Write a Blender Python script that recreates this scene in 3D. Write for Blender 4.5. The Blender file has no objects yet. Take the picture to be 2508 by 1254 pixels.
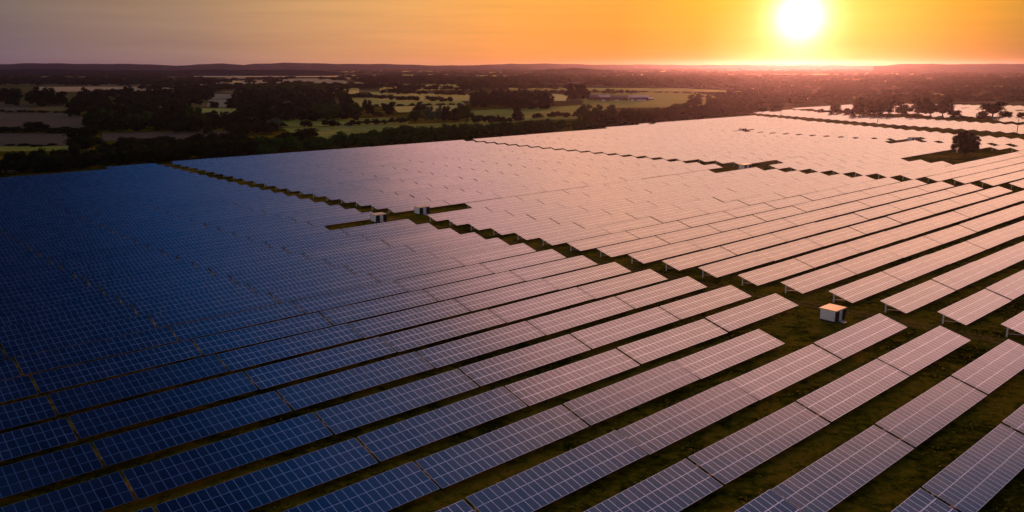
import bpy, math, random
import numpy as np
from math import sin, cos, tan, pi, radians, degrees, atan2, hypot, exp, tanh

RNG = np.random.default_rng(7)
random.seed(7)
SC = bpy.context.scene
COL = SC.collection

# ------------------------------------------------------------------ frame of the farm
AZ = 0.83632          # compass direction in which the table rows run
TILT = 0.26314
H0 = 0.75             # height of the low table edge above the grass
TW = 23.12            # table spacing along a row
TL = 22.75            # table length
SL = 5.0              # slope length
F, HY, CH = 2009.67, 158.1, 44.83
PITCH = math.atan2(627 - HY, F)
SA, CA = sin(AZ), cos(AZ)

def zf(S, V):
    return -0.13662*1.5*np.tanh((S-150)/150) + 2.16582*1.5*np.tanh((V+120)/150) + .16*np.sin(S/41+.7)*np.sin(V/27)
def W(S, V):
    return SA*S + CA*V, CA*S - SA*V
def SV(X, Y):
    return SA*X + CA*Y, CA*X - SA*Y
def ground(X, Y):
    S, V = SV(X, Y)
    return zf(S, V) - H0
def at(px, py, h=0.0):
    """ground point that the photograph shows at px, py (h metres above the ground)"""
    a = (px-1254)/F; b = -(py-627)/F
    d = (a, cos(PITCH)+b*sin(PITCH), -sin(PITCH)+b*cos(PITCH))
    z = -3.5
    for _ in range(25):
        t = (CH-z-h)/max(-d[2], 1e-4)
        X, Y = d[0]*t, d[1]*t
        z = ground(X, Y)
    return float(X), float(Y), float(z)
def project(P):
    P = np.asarray(P, float)
    X, Y, Z = P[..., 0], P[..., 1], P[..., 2]-CH
    d = Y*cos(PITCH)-Z*sin(PITCH); up = Y*sin(PITCH)+Z*cos(PITCH)
    return 1254+X/d*F, 627-up/d*F, d

# ------------------------------------------------------------------ materials
def mat(name):
    m = bpy.data.materials.new(name); m.use_nodes = True
    nt = m.node_tree
    b = nt.nodes['Principled BSDF']
    return m, nt, b
def nd(nt, typ, **kw):
    n = nt.nodes.new(typ)
    for k, v in kw.items():
        if hasattr(n, k): setattr(n, k, v)
    return n
def mathn(nt, op, a, b=None, c=None, clamp=False):
    n = nt.nodes.new('ShaderNodeMath'); n.operation = op; n.use_clamp = clamp
    for i, v in enumerate((a, b, c)):
        if v is None: continue
        if isinstance(v, (int, float)): n.inputs[i].default_value = v
        else: nt.links.new(v, n.inputs[i])
    return n.outputs[0]
def mixc(nt, f, a, b, blend='MIX'):
    n = nt.nodes.new('ShaderNodeMix'); n.data_type = 'RGBA'; n.blend_type = blend
    for i, v in ((0, f), (6, a), (7, b)):
        if isinstance(v, (int, float)): n.inputs[i].default_value = v
        elif isinstance(v, tuple): n.inputs[i].default_value = (*v[:3], 1)
        else: nt.links.new(v, n.inputs[i])
    return n.outputs[2]
def ramp(nt, fac, stops, interp='LINEAR'):
    n = nt.nodes.new('ShaderNodeValToRGB'); n.color_ramp.interpolation = interp
    el = n.color_ramp.elements
    while len(el) > 1: el.remove(el[-1])
    for i, (p, c) in enumerate(stops):
        e = el[0] if i == 0 else el.new(p)
        e.position = p; e.color = (*c[:3], 1)
    nt.links.new(fac, n.inputs[0])
    return n.outputs[0]
def noise(nt, vec, scale, detail=4, rough=.55, dist=0):
    n = nt.nodes.new('ShaderNodeTexNoise')
    n.inputs['Scale'].default_value = scale; n.inputs['Detail'].default_value = detail
    n.inputs['Roughness'].default_value = rough; n.inputs['Distortion'].default_value = dist
    if vec is not None: nt.links.new(vec, n.inputs['Vector'])
    return n.outputs[0]
def plain(name, col, rough=.6, metal=0, spec=.5, var=.0, scale=3.0, bump=0):
    m, nt, b = mat(name)
    b.inputs['Roughness'].default_value = rough; b.inputs['Metallic'].default_value = metal
    b.inputs['Specular IOR Level'].default_value = spec
    tc = nd(nt, 'ShaderNodeTexCoord')
    nz = noise(nt, tc.outputs['Object'], scale)
    lo = tuple(c*(1-var) for c in col); hi = tuple(c*(1+var) for c in col)
    nt.links.new(ramp(nt, nz, [(.3, lo), (.7, hi)]), b.inputs['Base Color'])
    if bump:
        bp = nd(nt, 'ShaderNodeBump'); bp.inputs['Strength'].default_value = bump
        nt.links.new(nz, bp.inputs['Height']); nt.links.new(bp.outputs[0], b.inputs['Normal'])
    return m

GLASS_IOR = 2.1
def cell_shading(nt, b, uvec, rnd):
    """dark blue polycrystalline cells behind glass: uvec in module units, rnd one random per module"""
    nt.nodes
    t = nd(nt, 'ShaderNodeVectorMath'); t.operation = 'MULTIPLY'
    nt.links.new(uvec, t.inputs[0]); t.inputs[1].default_value = (6, 10, 1)
    fl = nd(nt, 'ShaderNodeVectorMath'); fl.operation = 'FLOOR'; nt.links.new(t.outputs[0], fl.inputs[0])
    wn = nd(nt, 'ShaderNodeTexWhiteNoise'); wn.noise_dimensions = '3D'; nt.links.new(fl.outputs[0], wn.inputs['Vector'])
    v = mathn(nt, 'ADD', mathn(nt, 'MULTIPLY', rnd, .6), mathn(nt, 'MULTIPLY', wn.outputs[0], .4))
    return ramp(nt, v, [(0, (.002, .006, .024)), (.5, (.005, .013, .045)), (1, (.012, .018, .055))])

def glass_module():
    m, nt, b = mat('module glass')
    uv = nd(nt, 'ShaderNodeUVMap'); oi = nd(nt, 'ShaderNodeObjectInfo')
    c = cell_shading(nt, b, uv.outputs[0], oi.outputs['Random'])
    nt.links.new(c, b.inputs['Base Color'])
    b.inputs['IOR'].default_value = GLASS_IOR
    nt.links.new(mathn(nt, 'ADD', mathn(nt, 'MULTIPLY', oi.outputs['Random'], .12), .04), b.inputs['Roughness'])
    return m
def array_material():
    """whole table surface: uv.x counts modules along the row, uv.y the three modules up the slope"""
    m, nt, b = mat('module array')
    uv = nd(nt, 'ShaderNodeUVMap')
    fl = nd(nt, 'ShaderNodeVectorMath'); fl.operation = 'FLOOR'; nt.links.new(uv.outputs[0], fl.inputs[0])
    fr = nd(nt, 'ShaderNodeVectorMath'); fr.operation = 'FRACTION'; nt.links.new(uv.outputs[0], fr.inputs[0])
    oi = nd(nt, 'ShaderNodeObjectInfo')
    geo = nd(nt, 'ShaderNodeNewGeometry')
    wn = nd(nt, 'ShaderNodeTexWhiteNoise'); wn.noise_dimensions = '4D'
    nt.links.new(fl.outputs[0], wn.inputs['Vector'])
    nt.links.new(mathn(nt, 'ADD', oi.outputs['Random'], geo.outputs['Random Per Island']), wn.inputs['W'])
    c = cell_shading(nt, b, fr.outputs[0], wn.outputs[0])
    sx = nd(nt, 'ShaderNodeSeparateXYZ'); nt.links.new(fr.outputs[0], sx.inputs[0])
    dx = mathn(nt, 'ABSOLUTE', mathn(nt, 'SUBTRACT', sx.outputs[0], .5))
    dy = mathn(nt, 'ABSOLUTE', mathn(nt, 'SUBTRACT', sx.outputs[1], .5))
    ex = mathn(nt, 'GREATER_THAN', dx, .5-.042)
    ey = mathn(nt, 'GREATER_THAN', dy, .5-.032)
    e = mathn(nt, 'MAXIMUM', ex, ey)
    nt.links.new(mixc(nt, e, c, ALU), b.inputs['Base Color'])
    nt.links.new(e, b.inputs['Metallic'])
    nt.links.new(mathn(nt, 'ADD', mathn(nt, 'MULTIPLY', e, .2), mathn(nt, 'ADD', mathn(nt, 'MULTIPLY', wn.outputs[0], .12), .04)), b.inputs['Roughness'])
    b.inputs['IOR'].default_value = GLASS_IOR
    return m
ALU = (.56, .60, .68)
M_GLASS = glass_module()
M_ARRAY = array_material()
M_ALU = plain('module frame aluminium', ALU, .28, 1.0, var=.06, scale=9)
M_BACK = plain('white backsheet', (.45, .45, .44), .6, var=.05)
M_STEEL = plain('galvanised steel', (.70, .69, .64), .55, .1, var=.1, scale=5)
M_WOOD = plain('weathered pole wood', (.06, .045, .032), .85, var=.25, scale=6)
M_BARK = plain('tree bark', (.045, .035, .025), .9, var=.3, scale=5, bump=.4)
M_WHITE = plain('pale painted cladding', (.80, .76, .70), .5, var=.07, scale=1.5)
M_ROOF = plain('cabin roof felt with sun tint', (.76, .52, .27), .45, var=.08, scale=2)  # orange of the low sun is put into the roof colour
M_DARK = plain('dark green painted steel', (.012, .02, .02), .45, var=.15)
M_BARN = plain('dark barn cladding', (.035, .025, .03), .7, var=.25, scale=.6)
M_BARNROOF = plain('barn fibre cement roof', (.42, .40, .42), .6, var=.12, scale=.5)
M_BARNROOF2 = plain('weathered brown barn roof', (.10, .075, .08), .7, var=.2, scale=.5)
M_WOOL = plain('sheep wool', (.55, .52, .45), .9, var=.1)
M_FACE = plain('dark sheep face', (.05, .045, .04), .8, var=.1)
M_VAN = plain('white vehicle paint', (.7, .7, .7), .3, var=.03)
M_RUBBER = plain('black rubber', (.02, .02, .02), .8)
M_PATH = plain('worn earth path', (.085, .048, .022), .9, var=.3, scale=.3, bump=.3)

def leaf_material(name, lo, hi):
    m, nt, b = mat(name)
    geo = nd(nt, 'ShaderNodeNewGeometry'); tc = nd(nt, 'ShaderNodeTexCoord'); oi = nd(nt, 'ShaderNodeObjectInfo')
    nz = noise(nt, tc.outputs['Object'], .35, 3)
    v = mathn(nt, 'ADD', mathn(nt, 'MULTIPLY', geo.outputs['Random Per Island'], .45), mathn(nt, 'MULTIPLY', nz, .75))
    c = ramp(nt, v, [(.25, lo), (.85, hi)])
    nt.links.new(mixc(nt, mathn(nt, 'MULTIPLY', oi.outputs['Random'], .5), c, tuple(x*.55 for x in hi)), b.inputs['Base Color'])
    b.inputs['Roughness'].default_value = .85; b.inputs['Specular IOR Level'].default_value = .04
    tr = nd(nt, 'ShaderNodeBsdfTranslucent')
    nt.links.new(c, tr.inputs['Color'])
    mx = nd(nt, 'ShaderNodeMixShader'); mx.inputs[0].default_value = .3
    nt.links.new(b.outputs[0], mx.inputs[1]); nt.links.new(tr.outputs[0], mx.inputs[2])
    nt.links.new(mx.outputs[0], nt.nodes['Material Output'].inputs['Surface'])
    return m
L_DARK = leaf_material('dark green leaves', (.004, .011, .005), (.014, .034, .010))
L_GREEN = leaf_material('mid green leaves', (.012, .032, .006), (.040, .095, .016))
L_SUNTINT = leaf_material('green leaves with sun tint', (.04, .075, .008), (.10, .19, .02))  # sunlight on the two lit crowns is painted into the leaf colour
L_GREY = leaf_material('grey green willow leaves', (.03, .055, .03), (.09, .15, .09))
L_OLIVE = leaf_material('olive brown leaves', (.014, .018, .003), (.045, .058, .010))

def grass_material():
    m, nt, b = mat('meadow grass')
    tc = nd(nt, 'ShaderNodeTexCoord'); o = tc.outputs['Object']
    n1 = noise(nt, o, .045, 5); n2 = noise(nt, o, .9, 5, .7); n3 = noise(nt, o, .25, 4, .6, .5)
    v = mathn(nt, 'ADD', mathn(nt, 'MULTIPLY', n1, .35), mathn(nt, 'ADD', mathn(nt, 'MULTIPLY', n2, .4), mathn(nt, 'MULTIPLY', n3, .35)))
    c = ramp(nt, v, [(.40, (.005, .007, .001)), (.47, (.020, .026, .001)), (.53, (.070, .072, .003)), (.60, (.18, .14, .008)), (.70, (.26, .15, .02))])
    # worn wheel tracks that follow the service aisle
    sp = nd(nt, 'ShaderNodeSeparateXYZ'); nt.links.new(o, sp.inputs[0])
    s = mathn(nt, 'ADD', mathn(nt, 'MULTIPLY', sp.outputs[0], SA), mathn(nt, 'MULTIPLY', sp.outputs[1], CA))
    v_ = mathn(nt, 'SUBTRACT', mathn(nt, 'MULTIPLY', sp.outputs[0], CA), mathn(nt, 'MULTIPLY', sp.outputs[1], SA))
    s = mathn(nt, 'ADD', s, mathn(nt, 'MULTIPLY', mathn(nt, 'SINE', mathn(nt, 'MULTIPLY', v_, .05)), 1.0))
    d = mathn(nt, 'ABSOLUTE', mathn(nt, 'SUBTRACT', mathn(nt, 'ABSOLUTE', mathn(nt, 'SUBTRACT', s, 143.2)), .95))
    tr = mathn(nt, 'MULTIPLY', mathn(nt, 'SUBTRACT', 1.0, mathn(nt, 'MULTIPLY', d, 1.3), clamp=True), mathn(nt, 'MULTIPLY', n3, 1.3), clamp=True)
    c = mixc(nt, tr, c, (.26, .13, .055))
    # patchwork of meadows and stubble far from the farm
    mp = nd(nt, 'ShaderNodeMapping'); nt.links.new(o, mp.inputs[0]); mp.inputs['Rotation'].default_value = (0, 0, .35); mp.inputs['Scale'].default_value = (.0022, .0045, 1)
    vo = nd(nt, 'ShaderNodeTexVoronoi'); vo.inputs['Scale'].default_value = 1.0; nt.links.new(mp.outputs[0], vo.inputs['Vector'])
    vs = nd(nt, 'ShaderNodeSeparateColor'); nt.links.new(vo.outputs['Color'], vs.inputs[0])
    fc = ramp(nt, vs.outputs[0], [(0, (.05, .055, .015)), (.3, (.08, .085, .02)), (.55, (.16, .14, .045)), (.75, (.30, .24, .10)), (.9, (.10, .08, .045))], 'CONSTANT')
    fc = mixc(nt, .35, fc, mixc(nt, n1, (.02, .03, .01), (.3, .26, .1)))
    ln = nd(nt, 'ShaderNodeVectorMath'); ln.operation = 'LENGTH'; nt.links.new(o, ln.inputs[0])
    far = mathn(nt, 'MULTIPLY', mathn(nt, 'SUBTRACT', ln.outputs['Value'], 950), .004, clamp=True)
    c = mixc(nt, far, c, fc)
    nt.links.new(c, b.inputs['Base Color'])
    b.inputs['Roughness'].default_value = .95; b.inputs['Specular IOR Level'].default_value = .0
    bp = nd(nt, 'ShaderNodeBump'); bp.inputs['Strength'].default_value = .7; bp.inputs['Distance'].default_value = .35
    nt.links.new(n2, bp.inputs['Height']); nt.links.new(bp.outputs[0], b.inputs['Normal'])
    return m
M_GRASS = grass_material()
def field_material(name, c0, c1, stripe=False):
    m, nt, b = mat(name)
    tc = nd(nt, 'ShaderNodeTexCoord'); o = tc.outputs['Object']
    mp = nd(nt, 'ShaderNodeMapping'); nt.links.new(o, mp.inputs[0]); mp.inputs['Scale'].default_value = (.006, .03, 1); mp.inputs['Rotation'].default_value = (0, 0, .4)
    n = noise(nt, mp.outputs[0], 1.0, 5, .6); n2 = noise(nt, o, .08, 5, .7)
    v = mathn(nt, 'ADD', mathn(nt, 'MULTIPLY', n, .6), mathn(nt, 'MULTIPLY', n2, .4))
    nt.links.new(ramp(nt, v, [(.35, c0), (.65, c1)]), b.inputs['Base Color'])
    b.inputs['Roughness'].default_value = .85; b.inputs['Specular IOR Level'].default_value = .2
    b.inputs['Sheen Weight'].default_value = .8; b.inputs['Sheen Roughness'].default_value = .45; b.inputs['Sheen Tint'].default_value = (*c1, 1)
    bp = nd(nt, 'ShaderNodeBump'); bp.inputs['Strength'].default_value = 1.0; bp.inputs['Distance'].default_value = 2.0
    nt.links.new(noise(nt, o, .6, 5, .7), bp.inputs['Height']); nt.links.new(bp.outputs[0], b.inputs['Normal'])
    return m
FM = {
 'brown': field_material('ploughed field', (.045, .040, .024), (.09, .075, .04)),
 'green': field_material('pasture', (.12, .17, .012), (.24, .31, .02)),
 'yellow': field_material('pale stubble', (.46, .44, .08), (.66, .60, .14)),
 'ygreen': field_material('ripening crop', (.32, .36, .05), (.46, .48, .09)),
 'bright': field_material('cut field with painted sunlight', (.60, .60, .18), (.78, .78, .26)),  # sunlight on these strips is put into the base colour
 'pale': field_material('dull pale stubble', (.18, .17, .10), (.30, .28, .17)),
}

# ------------------------------------------------------------------ mesh helpers
def mesh_from(name, V, Fc, mats, midx=None, uv=None, smooth=False):
    me = bpy.data.meshes.new(name)
    V = np.asarray(V, np.float32)
    if isinstance(Fc, np.ndarray):
        n = Fc.shape[0]; k = Fc.shape[1]
        me.vertices.add(len(V)); me.vertices.foreach_set('co', V.ravel())
        me.loops.add(n*k); me.loops.foreach_set('vertex_index', Fc.ravel().astype(np.int32))
        me.polygons.add(n); me.polygons.foreach_set('loop_start', np.arange(0, n*k, k, dtype=np.int32))
        me.update(calc_edges=True)
    else:
        me.from_pydata([tuple(map(float, v)) for v in V], [], Fc); me.update()
    for m in mats: me.materials.append(m)
    if midx is not None: me.polygons.foreach_set('material_index', np.asarray(midx, np.int32))
    if uv is not None:
        l = me.uv_layers.new(name='UVMap'); l.data.foreach_set('uv', np.asarray(uv, np.float32).ravel())
    me.polygons.foreach_set('use_smooth', np.full(len(me.polygons), bool(smooth)))
    me.validate()
    return me
def link(name, data, parent=None, loc=None, rot=None, scale=None):
    o = bpy.data.objects.new(name, data); COL.objects.link(o)
    if parent is not None: o.parent = parent
    if loc is not None: o.location = loc
    if rot is not None: o.rotation_euler = rot
    if scale is not None: o.scale = scale
    return o
def tag(o, label=None, cat=None, group=None, kind=None):
    if label: o['label'] = label
    if cat: o['category'] = cat
    if group: o['group'] = group
    if kind: o['kind'] = kind
    return o
class MB:
    def __init__(s): s.v = []; s.f = []; s.m = []
    def quadbox(s, P, m=0):
        """P: 8 points, bottom four then top four"""
        n = len(s.v); s.v += [tuple(p) for p in P]
        for f in ((3,2,1,0),(4,5,6,7),(0,1,5,4),(1,2,6,5),(2,3,7,6),(3,0,4,7)):
            s.f.append(tuple(n+i for i in f)); s.m.append(m)
    def box(s, x0, x1, y0, y1, z0, z1, m=0):
        s.quadbox([(x0,y0,z0),(x1,y0,z0),(x1,y1,z0),(x0,y1,z0),(x0,y0,z1),(x1,y0,z1),(x1,y1,z1),(x0,y1,z1)], m)
    def bar(s, a, b, w, h=None, m=0):
        a = np.array(a, float); b = np.array(b, float); h = h or w
        d = b-a; d /= np.linalg.norm(d)
        u = np.cross(d, (0,0,1)) if abs(d[2]) < .95 else np.cross(d, (0,1,0)); u /= np.linalg.norm(u)
        v = np.cross(u, d)
        P = []
        for q in (a, b):
            P += [q-u*w/2-v*h/2, q+u*w/2-v*h/2, q+u*w/2+v*h/2, q-u*w/2+v*h/2]
        s.quadbox(P, m)
    def prism(s, pts, n=8, m=0):
        """tapered tube through (x,y,z,r) points"""
        base = len(s.v)
        for (x, y, z, r) in pts:
            for k in range(n):
                a = 2*pi*k/n; s.v.append((x+r*cos(a), y+r*sin(a), z))
        for i in range(len(pts)-1):
            for k in range(n):
                a = base+i*n+k; b = base+i*n+(k+1) % n
                s.f.append((a, b, b+n, a+n)); s.m.append(m)
        s.f.append(tuple(base+k for k in reversed(range(n)))); s.m.append(m)
        s.f.append(tuple(base+(len(pts)-1)*n+k for k in range(n))); s.m.append(m)
    def mesh(s, name, mats, smooth=False): return mesh_from(name, s.v, s.f, mats, s.m, smooth=smooth)

# ------------------------------------------------------------------ solar tables
ct, st = cos(TILT), sin(TILT)
def slope(x, s, up=0.0):    # point on the table: x along row, s up the slope, up above the surface
    return (x, s*ct - up*st, H0 + s*st + up*ct)
NX, NY = 23, 3
GX, GY = TL/NX, SL/NY
def module_mesh():
    g = .010; w = GX-2*g*.5; h = GY-2*g*.5; r = .036; t = .038
    P = [(0,0),(w,0),(w,h),(0,h)]; I = [(r,r),(w-r,r),(w-r,h-r),(r,h-r)]
    V = [(x,y,0) for x,y in P]+[(x,y,0) for x,y in I]+[(x,y,-t) for x,y in P]
    Fc = [(4,5,6,7)]; mi = [0]
    for i in range(4):
        j = (i+1) % 4; Fc.append((i,j,4+j,4+i)); mi.append(1)
    for i in range(4):
        j = (i+1) % 4; Fc.append((8+i,8+j,j,i)); mi.append(1)
    Fc.append((11,10,9,8)); mi.append(2)
    uv = []
    for f in Fc:
        for v in f:
            x, y, _ = V[v]; uv.append((x/w, y/h))
    return mesh_from('solar_module', V, Fc, [M_GLASS, M_ALU, M_BACK], mi, uv)
def array_mesh(nx=NX):
    L = nx*GX; t = .04
    P = [(0,0),(L,0),(L,SL),(0,SL)]
    V = [slope(x,y,0) for x,y in P]+[slope(x,y,-t) for x,y in P]
    Fc = [(0,1,2,3),(7,6,5,4)]+[(4+i,4+(i+1)%4,(i+1)%4,i) for i in range(4)]
    mi = [0,2,1,1,1,1]
    q = [(0,0),(nx,0),(nx,NY),(0,NY)]; uv = []
    for f in Fc:
        for v in f: uv.append(q[v % 4])
    return mesh_from('panel_array', V, Fc, [M_ARRAY, M_ALU, M_BACK], mi, uv)
STX = (.55, 4.7, 9.3, 13.6, 18.2, 22.3)
def leg_mb(mb, x, back):
    s = SL*(.80 if back else .45)
    _, y, z = slope(x, s, -.20)
    mb.box(x-.075, x+.075, y-.12, y+.12, -.3, z)
    mb.bar((x, y, z-.06), (x, y-.55, z-.2), .12, .16)
def frame_mb(mb, L=TL, xs=STX):
    for s in (.55, 1.9, 3.2, 4.45):
        a = slope(.05, s, -.08); b = slope(L-.05, s, -.08); mb.bar(a, b, .06, .07)
    for x in xs:
        mb.bar(slope(x, .4, -.155), slope(x, SL-.4, -.155), .06, .075)
        a = slope(x, SL*.78, -.2); mb.bar((x, a[1], .5), slope(x, SL*.25, -.2), .06)
ME_MODULE = module_mesh(); ME_ARRAY = array_mesh()
m_ = MB(); frame_mb(m_); ME_FRAME = m_.mesh('support_frame', [M_STEEL])
m_ = MB(); leg_mb(m_, 0, True); ME_LEGB = m_.mesh('back_leg', [M_STEEL])
m_ = MB(); frame_mb(m_)
for x in STX: leg_mb(m_, x, True)
ME_SUPPORT = m_.mesh('support_frame', [M_STEEL])

DS = {(0,-11):(.15,-.48),(0,-10):(.15,-.37),(0,-9):(.17,-.34),(0,-8):(.36,0),(0,-7):(-.08,.07),(0,-6):(-.2,.06),(0,-5):(-.28,.38),(0,-4):(-.26,.39),(0,-3):(-.41,.44),(0,-2):(-.48,.42),(0,-1):(-.47,.27),(0,0):(-.34,.39),(0,1):(-.28,.16),(0,2):(1.02,-.15),(0,3):(.06,-.27),(0,4):(.29,-.46),(0,5):(.61,-.51),(0,6):(12.0,-.5),
(1,-12):(.25,-.22),(1,-11):(.15,-.14),(1,-10):(.05,.02),(1,-9):(.12,-.02),(1,-8):(.13,-.04),(1,-7):(-.08,-.04),(1,-6):(-.08,.05),(1,-5):(-.13,.24),(1,-4):(-.27,.27),(1,-3):(-.28,.3),(1,-2):(-.19,.11),(1,-1):(-.39,.14),(1,0):(.05,-.19),(1,1):(.18,-.13),(1,2):(.25,-.18),(1,3):(.23,-.16)}
def rowV(blk, i):
    if blk > 1: return -76.99 + 9.97266*i
    if blk == 0: return -83.56 + 10.0931*i + (DS.get((0, i), (0, 0))[1])
    return -76.99 + 9.97266*i + DS.get((1, i), (0, 0))[1] - (2.5 if i <= -14 else 0)
# T4: the broad grass strip that cuts across the rows beyond the third block
def t4_low(V): return 699 - (V+424)*.452
def t4_high(V): return 739 - (V+445)*.395
def b5_end(V): return 824 - (V+468)*.365
tables = []   # (S, V, block, row, number of modules)
for i in range(-32, 14):
    V = rowV(0, i); ds = DS.get((0, i), (0, 0))[0]
    kmax = 2
    for k in range(kmax, -26, -1):
        S = 69.54 + ds + k*TW
        if i == 2 and k == 2: continue
        if i == -12 and k == 2: continue
        if i == -32 and S+TL < 130: continue
        tables.append((S, V, 0, i, NX, k))
def treeclr(S0, S1, V):
    m = V - 2.5
    if -171.5 < m < -163: return S1 > 418 and S0 < 474
    if -163 <= m < -153: return S1 > 421 and S0 < 500
    if -153 <= m < -141: return S1 > 421 and S0 < 486
    return False
for i in range(-40, 15):
    V = rowV(1, i); ds = DS.get((1, i), (0, 0))[0]
    if i >= -33:
        for k in range(8):
            S = 146.67 + ds + k*TW
            if i == -13 and k == 0: continue
            if i == -13 and k == 7: continue
            tables.append((S, V, 1, i, NX, k))
    V2 = V; V = rowV(2, i)
    b3 = 342.0 if V > -240 else 337.0
    if i >= -34:
        for k in range(8):
            S = b3 + k*TW
            if i == -33 and k > 5 and False: continue
            if i == -34 and S < 470: continue
            if treeclr(S, S+TL, V): continue
            if i == -13 and k == 0: continue
            if i == -14 and k == 7: continue
            tables.append((S, V, 2, i, NX, k))
    b4 = b3 + 8*TW + (8.5 if V > -330 else 5.0)
    if i >= -35:
        end = t4_low(V-2.5); S = b4; k = 0
        if i in (-14, -26): S += TW
        while S + 5 < end:
            nx = NX if S+TL <= end else int((end-S)/GX)
            if nx < 4: break
            if not treeclr(S, S+nx*GX, V): tables.append((S, V, 3, i, nx, k))
            S += TW; k += 1
    if -38 <= i <= -9:
        S = t4_high(V-2.5); end = b5_end(V-2.5); k = 0
        while S + 4 < end:
            nx = NX if S+TL <= end else int((end-S)/GX)
            if nx < 4: break
            tables.append((S, V, 4, i, nx, k)); S += TW; k += 1
for i in range(-39, -8):       # sixth block, behind the tree line
    V = -76.99 + 9.97266*i - 4
    s0 = b5_end(V) + 55 + 22*sin(i*.9); s1 = 1000 + max(0, min(1, (V+478)/100))*100
    if i == -39: s0 = 845
    S = s0; k = 0
    while S+TL < s1:
        if not (abs(S-985) < 12 and i % 2): tables.append((S, V, 5, i, NX, k))
        S += TW; k += 1

def corners(S, V, nx):
    L = nx*GX; z = float(zf(S, V)); out = []
    for s, v, zz in ((S, V, z), (S+L, V, z), (S+L, V-SL*ct, z+SL*st), (S, V-SL*ct, z+SL*st)):
        x, y = W(s, v); out.append((x, y, zz))
    return out
info = []
for t in tables:
    C = np.array(corners(t[0], t[1], t[4]))
    d0 = C[:, 1]*cos(PITCH) - (C[:, 2]-CH)*sin(PITCH)
    if (d0 < 12).all(): continue
    # sample how much of it falls inside the frame
    uu, vv = np.meshgrid(np.linspace(.02, .98, 14), np.linspace(.05, .95, 5))
    P = (C[0]*(1-uu[..., None])*(1-vv[..., None]) + C[1]*uu[..., None]*(1-vv[..., None]) + C[2]*uu[..., None]*vv[..., None] + C[3]*(1-uu[..., None])*vv[..., None])
    x, y, d = project(P)
    ins = (x > -5) & (x < 2513) & (y > -5) & (y < 1259) & (d > 5)
    fr = ins.mean()
    if fr == 0:
        # a margin outside the frame, so that a step to the side still shows rows
        if ((x > -260) & (x < 2770) & (y > 0) & (y < 1460) & (d > 5)).any(): info.append((0.0, t))
        continue
    if d0.min() > 5:
        px, py, _ = project(C)
        area = .5*abs(sum(px[a]*py[(a+1) % 4]-px[(a+1) % 4]*py[a] for a in range(4)))
    else: area = 1e5
    info.append((area*fr, t))
info.sort(key=lambda q: -q[0])
N_FULL, N_MID, N_ALL = 20, 80, 300
print('tables', len(info), 'in view', sum(1 for a, _ in info if a > 0), 'area@20', info[20][0], 'area@300', info[300][0])
ORD = ['first','second','third','fourth','fifth','sixth','seventh','eighth','ninth','tenth','eleventh','twelfth','thirteenth','fourteenth','fifteenth','sixteenth','seventeenth','eighteenth','nineteenth','twentieth']
ORD += ['twenty-'+o for o in ORD[:9]] + ['thirtieth'] + ['thirty-'+o for o in ORD[:9]] + ['fortieth']
rows_left = {}
for (S, V, b, i, nx, k) in tables: rows_left.setdefault((b, i), []).append(k)
for r in rows_left.values(): r.sort()
def table_label(b, i, k):
    if b == 0:
        n = sum(1 for q in rows_left[(0, i)] if q > k); side = 'left'
        r = 2 - i
        where = 'in the row ending at the near cabin' if r == 0 else f'{ORD[abs(r)-1]} row {"beyond" if r > 0 else "in front of"} the near cabin'
    else:
        n = sum(1 for q in rows_left[(1, i)] if q < k); side = 'right'
        r = 2 - i if i <= 1 else 1 - i
        where = f'{ORD[abs(r)-1]} row {"beyond" if r > 0 else "in front of"} the near cabin'
    return f'solar table {ORD[n]} {side} of the grass track, {where}'
ROTZ = pi/2 - AZ
GROUP = 'tilted solar tables in long rows'
n_leg = 0
cell = {}
for (a, t) in info[:N_ALL]:
    S, V, b, i, nx, k = t
    if b > 1: print('far block in the 300', b)
for rank, (a, t) in enumerate(info[:N_ALL]):
    S, V, b, i, nx, k = t
    x, y = W(S, V); z = float(zf(S, V))-H0
    r = bpy.data.objects.new('solar_table', None); COL.objects.link(r)
    r.location = (x, y, z + random.uniform(-.03, .03)); r.rotation_euler = (random.gauss(0, .005), random.gauss(0, .0025), ROTZ)
    r.empty_display_size = 1
    if b > 1: lab = f'solar table, {ORD[k]} in its row beyond the second grass aisle, {ORD[min(34, abs(i))]} row back'
    else: lab = table_label(b, i, k)
    tag(r, lab, 'solar table', GROUP)
    if rank < N_FULL and a > 0:
        for ky in range(NY):
            for kx in range(NX):
                o = bpy.data.objects.new('solar_panel', ME_MODULE); COL.objects.link(o); o.parent = r
                p = slope(kx*GX+.005, ky*GY+.005, 0)
                o.location = p; o.rotation_euler = (TILT + random.gauss(0, .0022), random.gauss(0, .0018), 0)
    else:
        link('panel_array', ME_ARRAY, r)
    if rank < N_MID:
        link('support_frame', ME_FRAME, r)
        for xx in STX:
            link('leg', ME_LEGB, r, (xx, 0, 0))
    else:
        link('support_frame', ME_SUPPORT, r)
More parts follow.
